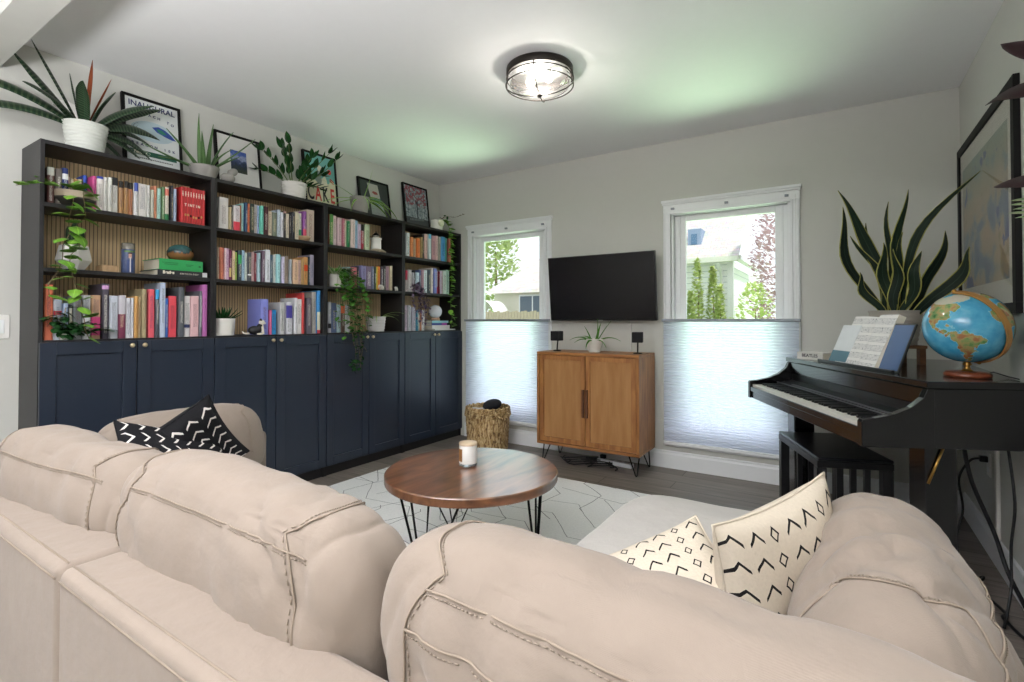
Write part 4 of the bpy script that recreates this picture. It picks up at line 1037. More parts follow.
MB().lathe([(.034,.0),(.0375,.004),(.0375,.012),(0,.012)],28).build('glass_base',mat('clear thick glass','d8dde2',.05,trans=.9),t)
MB().lathe([(.0375,.0125),(.0375,.088),(.034,.09),(.034,.084),(0,.082)],28,cap=False).build('jar',mat('milky jar','e6e2de',.2),t)
MB().lathe([(.0385,.0875),(.0385,.096),(.036,.098),(0,.098)],28,cap=False).build('lid',wood('pale lid wood','c0a383','dcc8ac',.5),t)
MB().grid(lambda u,v:Vector((.038*math.cos(R(-142+50*u)),.038*math.sin(R(-142+50*u)),.022+.052*v)),8,1).build('label',mat('kraft label','8c6238',.7),t)
# ---------------------------------------------------------------- ceiling lamp
LC=(2.09,-1.56)
t=thing('ceiling_light','round flush ceiling light with dark metal rim and wire cage over clear glass','lamp',(LC[0],LC[1],H))
MZ=mat('dark bronze metal','35302d',.4,.7)
MB().lathe([(.150,-.0005),(.182,-.0005),(.186,-.006),(.186,-.038),(.183,-.042),(.176,-.038),(.176,-.008),(.15,-.008)],64,cap=False).build('rim',MZ,t)
MB().lathe([(0,-.012),(.172,-.012),(.172,-.009),(0,-.009)],48,cap=False).build('reflector',mat('white reflector','f0f0ee',.4),t)
mg=newmat('clear lamp glass')[0]; nt=mg.node_tree
gl=N(nt,'ShaderNodeBsdfGlossy',{'Roughness':.12}); tr=N(nt,'ShaderNodeBsdfTransparent',{0:(.96,.97,.97,1)}); fr=N(nt,'ShaderNodeFresnel',{0:1.15})
mx=N(nt,'ShaderNodeMixShader',{0:fr.outputs[0],1:tr.outputs[0],2:gl.outputs[0]}); tl_=N(nt,'ShaderNodeBsdfTranslucent',{0:(.9,.9,.9,1)})
nt.links.new(N(nt,'ShaderNodeMixShader',{0:.03,1:mx.outputs[0],2:tl_.outputs[0]}).outputs[0],nt.nodes['Material Output'].inputs[0])
MB().lathe([(.174,-.04),(.174,-.085),(.16,-.105),(.10,-.133),(.02,-.142),(0,-.142)],48,cap=False).build('glass_bowl',mg,t)
for z,r in ((-.058,.184),(-.098,.188)): MB().tube([(r*math.cos(q),r*math.sin(q),z) for q in [2*PI*i/64 for i in range(64)]],.0036,6,True).build('cage_ring',MZ,t)
for k in range(4):
    a=R(20)+k*PI/2
    MB().tube([(r*math.cos(a),r*math.sin(a),z) for r,z in ((.184,-.04),(.189,-.075),(.187,-.098),(.15,-.124),(.09,-.144),(.0,-.152))],.0034,6).build('cage_rib',MZ,t)
MB().lathe([(0,-.165),(.010,-.162),(.014,-.152),(.012,-.142),(0,-.138)],16,cap=False).build('finial',MZ,t)
for s in (-1,1):
    bo=MB().lathe([(.013,-.012),(.013,-.035),(0,-.035)],12,Matrix.Translation((s*.06,0,0)),cap=False).build('socket',M_white,t)
    MB().sphere((s*.06,0,-.062),(.026,.026,.03),16,12).build('bulb',mat('lit frosted bulb','fff2e0',.4,emit=3),t)
light('bulb_light','POINT',(LC[0],LC[1],H-.10),(0,0,0),14,(1,.93,.84),shadow_soft_size=.05)
# ================================================================ piano corner
U=Vector((.436,-.9,0)).normalized(); V=Vector((.9,.436,0)).normalized(); PO=Vector((2.987,-.418,0))
t=thing('digital_piano','black glossy digital piano standing diagonally in the corner, keyboard facing the room','piano',(PO.x,PO.y,0))
PM=Matrix((U,V,Vector((0,0,1)))).transposed().to_4x4()       # local u,v,z
MK=mat('black polished wood','0d0d10',.2,spec=.55,var=.1,coat=.35); MKs=mat('black satin wood','131316',.35)
LK=1.30; Zb,Zl=.655,.915
def inv(x,y): d=Vector((x,y,0))-PO; return (d.dot(U),d.dot(V))
bc=[inv(4.075,-1.345),inv(4.075,-.05),inv(3.50,-.05)]
# body shell behind the fallboard
poly=[(0,.265),(LK,.265)]+[bc[0],bc[1],bc[2]]+[inv(3.30,-.16)]
MB().prism(poly,Zb,Zl-.028,PM).build('body',MK,t,bevel=.004)
lp=[(-.008,.235),(LK+.008,.235),(bc[0][0]+.004,bc[0][1]),bc[1],bc[2],inv(3.28,-.15)]
MB().prism(lp,Zl-.0275,Zl,PM).build('lid',MK,t,bevel=.005)
# cheeks
pr=[(0,Zb),(0,.752),(.006,.764),(.05,.768),(.12,.785),(.18,.812),(.225,.85),(.24,.886),(.264,.886),(.264,Zb)]
for nm,u0,u1 in (('cheek',-.004,.03),('cheek',LK-.03,LK+.004)):
    m=MB(); vs=[PM@Vector((u,v_,z)) for u in (u0,u1) for v_,z in pr]; n=len(pr)
    m.add(vs,[tuple(range(n)),tuple(range(n,2*n))[::-1]]+[(i,n+i,n+(i+1)%n,(i+1)%n) for i in range(n)]); m.build(nm,MK,t,bevel=.003)
MB().box((.0305,.012,Zb),(LK-.0305,.264,.712),PM).build('keybed',MK,t,bevel=.003)
MB().box((.0305,.004,.70),(LK-.0305,.016,.728),PM).build('key_slip',MK,t,bevel=.003)
kw=(LK-.064)/52; M_ivory=mat('ivory keys','e4e1d8',.3,var=.02); M_ebony=mat('ebony keys','101012',.35)
for k in range(52):
    m=MB().box((.032+k*kw+.0005,.020,.722),(.032+(k+1)*kw-.0005,.165,.742),PM); m.box((.032+k*kw+.0005,.0188,.728),(.032+(k+1)*kw-.0005,.0202,.7415),PM); m.build('white_key',M_ivory,t)
for k in range(51):
    if (51-k)%7 in (0,1,3,4,5): MB().box((.032+(k+1)*kw-.0055,.062,.742),(.032+(k+1)*kw+.0055,.165,.7535),PM).build('black_key',M_ebony,t,bevel=.001)
m=MB(); vs=[]
fp=[(.166,.712),(.166,.757),(.185,.760),(.255,.775),(.264,.88),(.264,.712)]
n=len(fp); vs=[PM@Vector((u,v_,z)) for u in (.0305,LK-.0305) for v_,z in fp]
m.add(vs,[tuple(range(n)),tuple(range(n,2*n))[::-1]]+[(i,n+i,n+(i+1)%n,(i+1)%n) for i in range(n)]); m.build('control_panel',MKs,t)
m=MB(); m.prism([(.0305,.166),(LK-.0305,.166),(LK-.0305,.172),(.0305,.172)],.7572,.762,PM); m.prism([(.2,.186),(LK-.0305,.186),(LK-.0305,.198),(.2,.198)],.7612,.7665,PM); m.build('silver_strip',mat('brushed silver strip','9a9ca2',.3,.8),t)
MB().box((.0305,.246,.815),(LK-.0305,.2635,.886),PM).build('fallboard',MK,t,bevel=.004)
# legs
for u,v_ in ((.14,.25),(LK-.075,.29),(.54,.70)):
    MB().box((u-.05,v_-.045,.0),(u+.05,v_+.07,Zb),PM).build('leg',MK,t,bevel=.006)
a=PM@Vector((LK-.018,.305,Zb)); b2=PM@Vector((LK-.0185,.250,.515)); MB().tube([a,b2],.005,8).build('brass_brace',M_brass,t)
# music rest with book, tablet
def onp(u,v_,z=Zl): q=PO+U*u+V*v_; return (q.x,q.y,z)
RZ=math.atan2(U.y,U.x)
t=thing('music_book','thick open music book leaning on the piano music rest','book',onp(.67,.285,Zl+.001),RZ)
tl=R(24); MP_,nt,b=newmat('printed music page'); v=coord(nt); s3=N(nt,'ShaderNodeSeparateXYZ',{0:v})
lw=math_(nt,'LESS_THAN',math_(nt,'FRACT',math_(nt,'DIVIDE',s3.outputs[2],.0062)),.25); grp=math_(nt,'LESS_THAN',math_(nt,'FRACT',math_(nt,'DIVIDE',s3.outputs[2],.043)),.68)
nz=N(nt,'ShaderNodeTexNoise',{'Vector':coord(nt,(160,1,110)),'Scale':1,'Detail':1}); note=math_(nt,'GREATER_THAN',nz.outputs[0],.62)
f=math_(nt,'MULTIPLY',grp,math_(nt,'MAXIMUM',math_(nt,'MULTIPLY',lw,.6),math_(nt,'MULTIPLY',note,.75)))
nt.links.new(mixc(nt,f,srgb('e9e8e6'),srgb('5b5f6c')),b.inputs['Base Color']); b.inputs['Roughness'].default_value=.7
def tilted(z,y): return Vector((0,math.sin(tl)*z+math.cos(tl)*y,math.cos(tl)*z-math.sin(tl)*y))
PH=.285; PW=.20
for s in (-1,1):
    th=.012 if s<0 else .03
    def pg(u,v,s=s,th=th): x=PW*u; y=-.006-th*math.sin(min(1,u*2.2)*PI/2)**.8; q=tilted(PH*v,y+.03); return Vector((s*x,q.y,q.z))
    MB().grid(pg,12,6).build('page',MP_,t)
    m=MB(); vs=[]
    for v_ in (0,1):
        for u in (0,1/12,2/12,4/12,6/12,1): vs.append(pg(u,v_)+Vector((0,.0006,0)))
        for u in (1,0): q=tilted(PH*v_,.028); vs.append(Vector((s*PW*u,q.y,q.z)))
    m.add(vs,[tuple(range(8)),tuple(range(8,16))[::-1]]+[(i,8+i,8+(i+1)%8,(i+1)%8) for i in range(8)]); m.build('page_block',M_paper,t)
t=thing('tablet','dark glass tablet leaning beside the open music book on the piano','tablet',onp(.93,.30,Zl+.001),RZ)
m=MB(); m.box((-.085,0,0),(.085,.009,.235)); o=m.build('case',MB_,t,bevel=.004); o.rotation_euler=(-R(20),0,0)
o=bx((-.077,-.0008,.010),(.077,-.0002,.226),'screen',mat('blue reflective screen','5a7299',.12,spec=.8),t); o.rotation_euler=(-R(20),0,0)
t=thing('sheet_folder','white and teal sheet music folder leaning left of the open music book','folder',onp(.475,.30,Zl+.001),RZ)
o=bx((-.075,0,0),(.10,.006,.225),'sheet',mat('folder white','dfe3e6',.5),t,.001); o.rotation_euler=(-R(22),0,0)
o=bx((-.0765,-.0012,0),(.10,-.0002,.075),'teal_corner',mat('folder teal','4f7788',.5),t); o.rotation_euler=(-R(22),0,0)
t=thing('music_rest','black music rest ledge holding the open book on the piano lid','music stand',onp(.70,.262,Zl+.0005),RZ)
bx((-.34,0,0),(.34,.012,.016),'ledge',MKs,t,.002)
t=lying('boxed_set','flat white boxed set lettered in dark capitals on the left end of the piano',(3.335,-.47,Zl+.0005),(.11,.175,.042),'d9d8d4',R(-128))
t['category']='box'; text('BEATLES',.026,mat('print grey ink','4a4a52',.5),t,frame_M((.0006,0,.0225),(0,1,0),(0,0,1)),sx=1.1,bold=.0005)
# snake plant on a wooden riser
t=thing('plant_riser','square dark wooden riser under the snake plant pot on the piano','stand',(3.745,-.52,Zl),R(25))
for x in (-.08,.08):
    for y in (-.08,.08): bx((x-.015,y-.015,0),(x+.015,y+.015,.085),'leg',wood('riser wood','5a3a24','7d5536',.5) if 'riser wood' not in MATS else MATS['riser wood'],t,.002)
bx((-.10,-.10,.085),(.10,.10,.102),'top_board',MATS['riser wood'],t,.003)
t=thing('potted_snake_plant','tall snake plant with yellow edged leaves in grey beige pot in the corner','plant',(3.745,-.52,Zl+.1022))
pot_mesh(.095,.122,.185,ribs=7).build('pot',mat('grey beige pot','a39d93',.6,var=.06),t); MB().lathe([(.115,.153),(0,.158)],24,cap=False).build('soil',M_soil,t)
# blades: tip offset in the room (x,y,z), width, bow
tips=[(-.27,.06,.90,.075,-.06),(-.24,-.05,.78,.060,.07),(-.13,.10,.70,.05,.0),(-.02,.04,.80,.05,.02),(.06,.06,.86,.055,-.03),(.33,-.10,.88,.055,-.13),(.21,-.06,.60,.062,.03),(.30,-.14,.50,.075,.05),(-.17,-.08,.40,.05,.03),(.05,.02,.62,.06,-.03),(-.06,-.05,.56,.07,.01),(.0,-.07,.52,.07,.0),(.10,-.08,.50,.075,.02),(-.20,.02,.62,.05,-.05)]
for tx,ty,tz,wd,bow in tips:
    n=14; vs=[];fs=[];uv=[]; b0=Vector((tx*.16,ty*.3-.01,.14)); b1=Vector((tx,ty,tz)); rd=rnd.random()
    out=Vector((tx,ty,0)).normalized(); view=Vector((-.2,-1,0)).normalized(); sd=view.cross((b1-b0).normalized()).normalized()
    for i in range(n+1):
        k=i/n; p=b0.lerp(b1,k)+out*(bow*math.sin(PI*k))+Vector((.012*math.sin(k*9+rd*6),0,0)); hw=wd*.42*(.5+1.5*k-1.0*k*k)*min(1,(1-k)*2.4)**.85+.0012
        tw=.9*math.sin(k*2.5+rd*6)*.7; s2=sd*math.cos(tw)+view*math.sin(tw)
        for j in range(5): u=j/2-1; vs.append(p+s2*(u*hw)+view*(-.18*hw*(1-u*u))); uv.append((u,k,rd))
    for i in range(n):
        for j in range(4): q=i*5+j; fs.append((q,q+1,q+6,q+5))
    MB().add(vs,fs,True,uv).build('leaf',L_snake,t,solid=.0035)
# globe
t=thing('desk_globe','blue desk globe with brass meridian on a round wooden foot on the piano','globe',(3.932,-1.199,Zl+.0005))
GR=.147; GC=Vector((0,0,.073+GR-.012))
MB().lathe([(.074,0),(.078,.004),(.078,.014),(.07,.022),(.05,.024),(0,.025)],36).build('foot',wood('red brown foot','5b2a18','83452a',.3),t)
MB().lathe([(.022,.024),(.012,.034),(.009,.045),(.016,.052),(.010,.06),(.006,.07),(0,.07)],20,cap=False).build('stem',M_brass,t)
MG,nt,b=newmat('printed globe map')
v=attr(nt).outputs['Vector']
nz=N(nt,'ShaderNodeTexNoise',{'Vector':v,'Scale':3.2,'Detail':9}); n2=N(nt,'ShaderNodeTexNoise',{'Vector':v,'Scale':7,'Detail':8})
wob=N(nt,'ShaderNodeVectorMath',{0:n2.outputs['Color'],1:(.5,.5,.5)},operation='SUBTRACT'); wv=N(nt,'ShaderNodeVectorMath',{0:wob.outputs[0],1:(.26,.26,.26)},operation='MULTIPLY')
vv=N(nt,'ShaderNodeVectorMath',{0:v,1:wv.outputs[0]},operation='ADD').outputs[0]
def sph(lat,lon): a,o=R(lat),R(lon); return Vector((math.cos(a)*math.cos(o),math.cos(a)*math.sin(o),math.sin(a)))
def blob(lat,lon,r): return math_(nt,'SUBTRACT',R(r*.84),N(nt,'ShaderNodeVectorMath',{0:vv,1:tuple(sph(lat,lon))},operation='DISTANCE').outputs['Value'])
land=None
for L_ in ((55,-105,20),(43,-100,17),(40,-85,11),(64,-140,13),(30,-102,9),(23,-102,6),(17,-94,5),(13,-86,4),(8,-80,3.5),(72,-42,15),(52,-68,10),(68,-90,14),
           (-3,-62,14),(-8,-52,13),(4,-70,9),(-16,-62,11),(-26,-62,9),(-35,-66,7),(-44,-70,5),(-51,-71,4),(-10,-42,8),(8,5,14),(22,-3,15),(22,15,16),(5,22,16),(-15,25,14),(-80,0,18),(52,10,10),(58,40,22),(21,-78,3),(19,-71,2.5)):
    q=blob(*L_); land=q if land is None else math_(nt,'SMOOTH_MAX',land,q,.03)
isl=math_(nt,'GREATER_THAN',land,0.0)
sv=N(nt,'ShaderNodeSeparateXYZ',{0:v})
lc=ramp(nt,math_(nt,'ADD',math_(nt,'MULTIPLY',n2.outputs[0],.9),math_(nt,'MULTIPLY',nz.outputs[0],.3)),[(.35,'2f6b3c'),(.5,'77965a'),(.62,'a99762'),(.75,'a06c48')])
lc=mixc(nt,math_(nt,'MULTIPLY',math_(nt,'GREATER_THAN',sv.outputs[2],.86),.75),lc,srgb('c9c8bc'))
sea=ramp(nt,nz.outputs[0],[(.3,'2f8fba'),(.6,'55aacb'),(.8,'7cc0d6')])
shelf=mixc(nt,math_(nt,'GREATER_THAN',land,-.02),sea,srgb('7fbdd0'))
nt.links.new(mixc(nt,isl,shelf,lc),b.inputs['Base Color']); b.inputs['Roughness'].default_value=.22; b.inputs['Coat Weight'].default_value=.3
# orientation: longitude -70 faces the viewer, axis tilted to the upper left
view=Vector((3.482-3.932,-4.0+1.199,0)).normalized(); side=Vector((0,0,1)).cross(view)
axis=(Vector((0,0,1))*math.cos(R(14))-side*math.sin(R(14))+view*.27).normalized()
fx=(view-axis*view.dot(axis)).normalized(); fy=axis.cross(fx)
lon0=R(-54)
m=MB(); nu,nv=72,40; vs=[];fs=[];uv=[]
for i in range(nv+1):
    la=PI/2-PI*i/nv
    for j in range(nu):
        lo=2*PI*j/nu; d=Vector((math.cos(la)*math.cos(lo),math.cos(la)*math.sin(lo),math.sin(la))); uv.append(tuple(d))
        dl=lo-lon0; vs.append(GC+(fx*math.cos(la)*math.cos(dl)+fy*math.cos(la)*math.sin(dl)+axis*math.sin(la))*GR)
for i in range(nv):
    for j in range(nu): fs.append((i*nu+j,(i+1)*nu+j,(i+1)*nu+(j+1)%nu,i*nu+(j+1)%nu))
m.add(vs,fs,True,uv).build('sphere',MG,t)
m=MB(); sdir=(side*.77+view*.64).normalized(); sdir=(sdir-axis*sdir.dot(axis)).normalized(); wd=axis.cross(sdir)
vs=[];n=40
for i in range(n+1):
    an=PI/2-PI*1.02*i/n; d=axis*math.sin(an)+sdir*math.cos(an)
    for r,w_ in ((GR+.004,-.012),(GR+.010,-.012),(GR+.010,.012),(GR+.004,.012)): vs.append(GC+d*r+wd*w_)
fs=[(i*4+k,i*4+(k+1)%4,i*4+4+(k+1)%4,i*4+4+k) for i in range(n) for k in range(4)]+[(0,1,2,3),(n*4+3,n*4+2,n*4+1,n*4)]
m.add(vs,fs,False); m.build('meridian_arm',mat('golden arm','b98a4e',.4,.4),t)
for s in (-1,1): MB().sphere(GC+axis*(s*(GR+.011)),.009,10,8).build('pivot',M_brass,t)
bot=GC+(-Vector((0,0,1)))*(GR+.006); MB().tube([(0,0,.066),tuple(bot+Vector((0,0,-.004)))],.011,10).build('neck',M_brass,t)
MB().tube([(.05,.03,.012),(.09,.05,.02),(.13,.02,.006),(.145,-.05,.004)],.0025,6).build('lamp_cord',M_cable,t)
# bench
BU=Vector((.36,-.933,0)).normalized()
t=thing('piano_bench','black wooden piano bench with slatted ends tucked under the piano','bench',(3.437,-.80,0),math.atan2(BU.y,BU.x))
BL,BW,BH=.30,.165,.485
bx((-BL,-BW,BH-.045),(BL,BW,BH-.012),'seat_frame',MKs,t,.004); 
MB().box((-BL+.0,-BW,BH-.0118),(BL,BW,BH+.004)).build('seat_lid',mat('black vinyl seat','15161a',.3,coat=.2),t,bevel=.006)
for x in (-1,1):
    for y in (-1,1): bx((x*(BL-.005)-.0225+(-.0225 if x>0 else .0225),y*(BW-.0225)-.0225,0),(x*(BL-.005)+.0225+(-.0225 if x>0 else .0225),y*(BW-.0225)+.0225,BH-.046),'leg',MKs,t,.003)
    for q in (-.06,0,.06): bx((x*(BL-.028)-.010,q-.013,.10),(x*(BL-.028)+.010,q+.013,BH-.046),'slat',MKs,t,.002)
    bx((x*(BL-.028)-.011,-BW+.046,.07),(x*(BL-.028)+.011,BW-.046,.10),'stretcher',MKs,t,.002)
# framed picture on the right wall
t=thing('framed_painting','large black framed abstract painting with white mat on the right wall','picture',(W-.0005,-.62,1.18))
hw,hh,f_=.575,.97,.045
m=MB(); m.box((-.022,-hw,0),(0,hw,f_)); m.box((-.022,-hw,hh-f_),(0,hw,hh)); m.box((-.022,-hw,f_),(0,-hw+f_,hh-f_)); m.box((-.022,hw-f_,f_),(0,hw,hh-f_)); m.build('frame',M_frame,t,bevel=.002)
bx((-.012,-hw+f_,f_),(-.002,hw-f_,hh-f_),'mat_board',mat('mat board ivory','dcd9d0',.5,var=.02),t)
MA,nt,b=newmat('abstract painting'); v=coord(nt); nz=N(nt,'ShaderNodeTexNoise',{'Vector':coord(nt,(1,2.2,3.0)),'Scale':1.9,'Detail':7,'Distortion':.3})
s3=N(nt,'ShaderNodeSeparateXYZ',{0:v}); c0=ramp(nt,nz.outputs[0],[(.25,'5d6a8e'),(.42,'7d8fa4'),(.5,'b6a68e'),(.6,'c2a98c'),(.72,'8a8a62'),(.85,'5e6b4a')])
g=math_(nt,'DIVIDE',math_(nt,'SUBTRACT',s3.outputs[2],.50),.35); c0=mixc(nt,N(nt,'ShaderNodeClamp',{0:math_(nt,'MULTIPLY',g,.8)}).outputs[0],c0,srgb('8fa69e'))
n2=N(nt,'ShaderNodeTexNoise',{'Vector':coord(nt,(1,3,3)),'Scale':1.5,'Detail':4}); c0=mixc(nt,math_(nt,'GREATER_THAN',n2.outputs[0],.62),c0,srgb('56659a'))
nt.links.new(c0,b.inputs['Base Color']); b.inputs['Roughness'].default_value=.5
bx((-.0135,-hw+.13,.15),(-.0122,hw-.11,hh-.14),'painting',MA,t)
mgz=newmat('picture glazing')[0]; nt=mgz.node_tree; gl=N(nt,'ShaderNodeBsdfGlossy',{'Roughness':.03}); tr=N(nt,'ShaderNodeBsdfTransparent',{0:(.98,.98,.98,1)}); fr=N(nt,'ShaderNodeFresnel',{0:1.3})
nt.links.new(N(nt,'ShaderNodeMixShader',{0:math_(nt,'MULTIPLY',fr.outputs[0],.3),1:tr.outputs[0],2:gl.outputs[0]}).outputs[0],nt.nodes['Material Output'].inputs[0])
bx((-.0165,-hw+f_,f_),(-.015,hw-f_,hh-f_),'glazing',mgz,t)
# outlet and cables on the right wall / floor
t=thing('wall_outlet','white wall outlet with black plug under the piano on the right wall','outlet',(W-.0005,-.62,.44))
bx((-.006,-.036,-.058),(0,.036,.058),'cover_plate',M_white,t,.002)
for z in (-.025,.025): bx((-.0078,-.017,z-.014),(-.0062,.017,z+.014),'socket',M_trim,t,.002)
m=MB(); m.box((-.04,-.014,.010),(-.008,.014,.040)); m.build('plug',MB_,t,bevel=.004)
t=thing('cable_raceway','white vertical cable cover on the right wall under the piano','cable cover',(W-.0005,-.80,.137)); bx((-.016,-.015,0),(0,.015,.50),'channel',M_white,t,.004)
def cable(label,pts,r):
    t=thing('power_cable',label,'cable',tuple(pts[-1]),group='piano cables'); b0=Vector(pts[-1])
    P=[Vector(p)-b0 for p in pts]; out=[]
    for i in range(len(P)-1):                                           # Catmull-Rom
        p0,p1,p2,p3=P[max(i-1,0)],P[i],P[i+1],P[min(i+2,len(P)-1)]
        for k in range(8):
            s=k/8; out.append(.5*((2*p1)+(p2-p0)*s+(2*p0-5*p1+4*p2-p3)*s*s+(3*p1-p0-3*p2+p3)*s**3))
    out.append(P[-1]); MB().tube(out,r,8).build('cord',M_cable,t)
cable('thick black cable hanging from the piano and curving along the right wall',[(3.90,-1.30,.66),(3.93,-1.27,.50),(4.0,-1.24,.30),(4.03,-1.28,.17),(4.05,-1.42,.10),(4.07,-1.60,.05),(4.06,-1.80,.012)],.0075)
cable('thin black cable running from the wall outlet down to the floor coil',[(4.066,-.62,.465),(4.02,-.68,.46),(3.97,-.74,.38),(3.98,-.76,.24),(3.95,-.80,.12),(3.95,-.84,.03),(3.93,-.9,.008)],.005)
cable('thin black cable hanging straight from the piano at the photo\'s right edge',[(4.03,-1.31,.66),(4.045,-1.32,.45),(4.035,-1.31,.28),(4.03,-1.33,.14),(4.01,-1.37,.05),(3.99,-1.42,.008)],.005)
co=[]
for i in range(23): a=i*.57; co.append((3.87+.085*math.cos(a)+.002*i,-1.0+.085*math.sin(a)-.002*i,.008+.0015*i))
cable('black cable coiled on the floor beside the piano leg',co+[(3.95,-1.10,.02),(4.0,-1.2,.008),(4.02,-1.30,.012),(4.0,-1.36,.02),(4.03,-1.45,.008),(4.05,-1.5,.008)],.006)
# ================================================================ sofa
def soft(p,dims,k=3.0,seed=0,wr=.012,sag=.0,lean=0.0,pinch=.25,fr=3.0):
    """point of the unit cube surface -> surface point of a stuffed cushion"""
    x,y,z=p
    n=(abs(x)**k+abs(y)**k+abs(z)**k)**(1/k); q=Vector((x/n,y/n,z/n))
    # crisper outline in the x-z plane than across the thickness
    mx=max(abs(q.x),abs(q.z),1e-6)
    r=math.hypot(q.x,q.z); rs=((abs(q.x)**5+abs(q.z)**5)**.2)
    if rs>1e-6 and r>1e-6:
        f=1-.0*mx
    th=1-pinch*max(0,q.z)**2-.10*abs(q.x)**4
    v=Vector((q.x*dims[0]/2,q.y*dims[1]/2*th,q.z*dims[2]/2))
    s=Vector((seed*7.3,seed*3.1,seed*1.7))
    a=noise.noise(Vector((v.x*fr,v.y*fr*1.2,v.z*fr*1.6))+s)
    g=noise.noise(Vector((v.x*8+v.z*7,v.y*5,v.z*1.4-v.x*1.6))+s*1.3); g=(1-min(1,abs(g)*2.6))**2
    g2=noise.noise(Vector((v.x*11-v.z*3,v.y*6,v.z*1.5+v.x*.5))+s*2.1); g2=(1-min(1,abs(g2)*3))**2
    m=noise.noise(Vector((v.x*2,v.y*2,v.z*2))+s*.7)
    nn=Vector((q.x/dims[0],q.y/dims[1],q.z/dims[2])).normalized()
    d=a*.020-wr*(g*.8+g2*.7)*(0.2+1.0*abs(m)*2)
    v+=nn*d
    v.z+=-sag*(math.cos(PI*.5*q.x)**2)*(q.z+1)/2
    v.y+=lean*(q.z+1)*dims[2]/2
    return v
def cubegrid(n):
    key={}; vs=[]; fs=[]
    for ax in range(3):
        for s in (-1,1):
            idx=[]
            for i in range(n+1):
                for j in range(n+1):
                    a=-1+2*i/n; b_=-1+2*j/n; a=math.sin(a*PI/2*.92)/math.sin(PI/2*.92); b_=math.sin(b_*PI/2*.92)/math.sin(PI/2*.92)
                    p=[0,0,0]; p[ax]=s; p[(ax+1)%3]=a; p[(ax+2)%3]=b_
                    kk=tuple(round(c,5) for c in p)
                    if kk not in key: key[kk]=len(vs); vs.append(tuple(p))
                    idx.append(key[kk])
            for i in range(n):
                for j in range(n):
                    q=(idx[i*(n+1)+j],idx[(i+1)*(n+1)+j],idx[(i+1)*(n+1)+j+1],idx[i*(n+1)+j+1])
                    fs.append(q if s>0 else q[::-1])
    return vs,fs
CG=cubegrid(40)
def cushion(name,parent,loc,rz,dims,seed,m=M_linen,seams=(),ends=(),tiltx=0,ry=0,**k):
    f=lambda p:soft(p,dims,seed=seed,**k)
    o=MB().add([f(p) for p in CG[0]],CG[1],True).build(name,m,parent,loc,(tiltx,ry,rz))
    # stitched seams follow the surface: a fine welt with a row of stitches
    paths=[]
    for z in seams: paths.append([(-.93+1.86*i/90,-1,z) for i in range(91)])
    for x in ends:
        lp=[]
        for i in range(71):
            q=-PI*.15-PI*1.0*i/70+PI*.0; cy=-math.cos(-PI*.5+PI*1.0*i/70+PI*.0); yy=-math.cos(PI*(i/70)*.95-.0); zz=math.sin(PI*(i/70)*.95)*1.6-.55
            mx=max(abs(yy),abs(zz)); lp.append((x,yy/mx,zz/mx))
        paths.append(lp)
    for pth in paths:
        P=[f(p) for p in pth]; w_=MB(); c=Vector((0,0,0))
        ctr=Vector((0,0,0))
        Pn=[]
        for p,q in zip(pth,P):
            qq=Vector(p); n_=Vector((qq.x**3/dims[0],qq.y**3/dims[1],qq.z**3/dims[2])).normalized(); Pn.append((q,n_))
        w_.tube([q+n_*.0022 for q,n_ in Pn],.0017,6)
        hor=abs(pth[0][0]-pth[-1][0])>.5
        P2=[]
        for p in pth:
            q=Vector((p[0],p[1],p[2]-.045)) if hor else Vector((p[0]+(.028 if p[0]<0 else -.028),p[1],p[2]))
            n_=Vector((q.x**3/dims[0],q.y**3/dims[1],q.z**3/dims[2])).normalized(); P2.append((f(q),n_))
        for i in range(len(P2)-1):
            a,na=P2[i]; b_,nb=P2[i+1]; ns=max(1,int((b_-a).length/.011))
            for s in range(ns): w_.tube([a.lerp(b_,s/ns)+na*.0016,a.lerp(b_,(s+.6)/ns)+na*.0016],.0011,4)
        w_.build('seam',M_seam,o)
    return o
S0,S1=.94,3.745; YB,YI=-3.645,-3.50; ZS=.455
t=thing('sectional_sofa','large oatmeal linen sectional sofa with chaise, seen from behind in the foreground','sofa',(2.35,-3.0,0))
so=Vector((2.35,-3.0,0))
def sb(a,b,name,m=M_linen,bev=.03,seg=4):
    o=bx(tuple(Vector(a)-so),tuple(Vector(b)-so),name,m,t); md=o.modifiers.new('bevel','BEVEL'); md.width=bev; md.segments=seg; md.harden_normals=True
    for p in o.data.polygons: p.use_smooth=True
    return o
XM=2.185
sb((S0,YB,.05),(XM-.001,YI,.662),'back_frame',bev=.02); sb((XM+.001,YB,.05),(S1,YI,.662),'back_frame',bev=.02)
for xa,xb in ((S0+.02,XM-.012),(XM+.012,S1-.02)):
    w_=MB()
    for y,z in ((YB+.021,.6625),(YB-.0005,.640)): w_.tube([(xa-so.x,y-so.y,z),(xb-so.x,y-so.y,z)],.0018,6)
    w_.build('welt',M_seam,t)
sb((S0,YI+.001,.05),(S0+.13,-2.52,.60),'arm_frame'); sb((S1-.13,YI+.001,.05),(S1,-2.69,.60),'arm_frame',bev=.055,seg=6)
sb((S0+.131,YI+.001,.06),(2.78,-2.86,.27),'seat_base',bev=.015); sb((2.781,YI+.001,.06),(S1-.131,-1.97,.27),'chaise_base',bev=.015)
for x in (S0+.06,2.7,S1-.07):
    for y in (-3.6,-2.92): bx((x-.025-so.x,y-.025-so.y,.0132 if .53<x<3.35 and y>-2.99 else 0.0),(x+.025-so.x,y+.025-so.y,.052),'leg',M_black,t,.003)
for x in (2.84,3.55): bx((x-.025-so.x,-2.03-so.y,.0132 if x<3.35 else 0),(x+.025-so.x,-1.99-so.y,.062),'leg',M_black,t,.003)
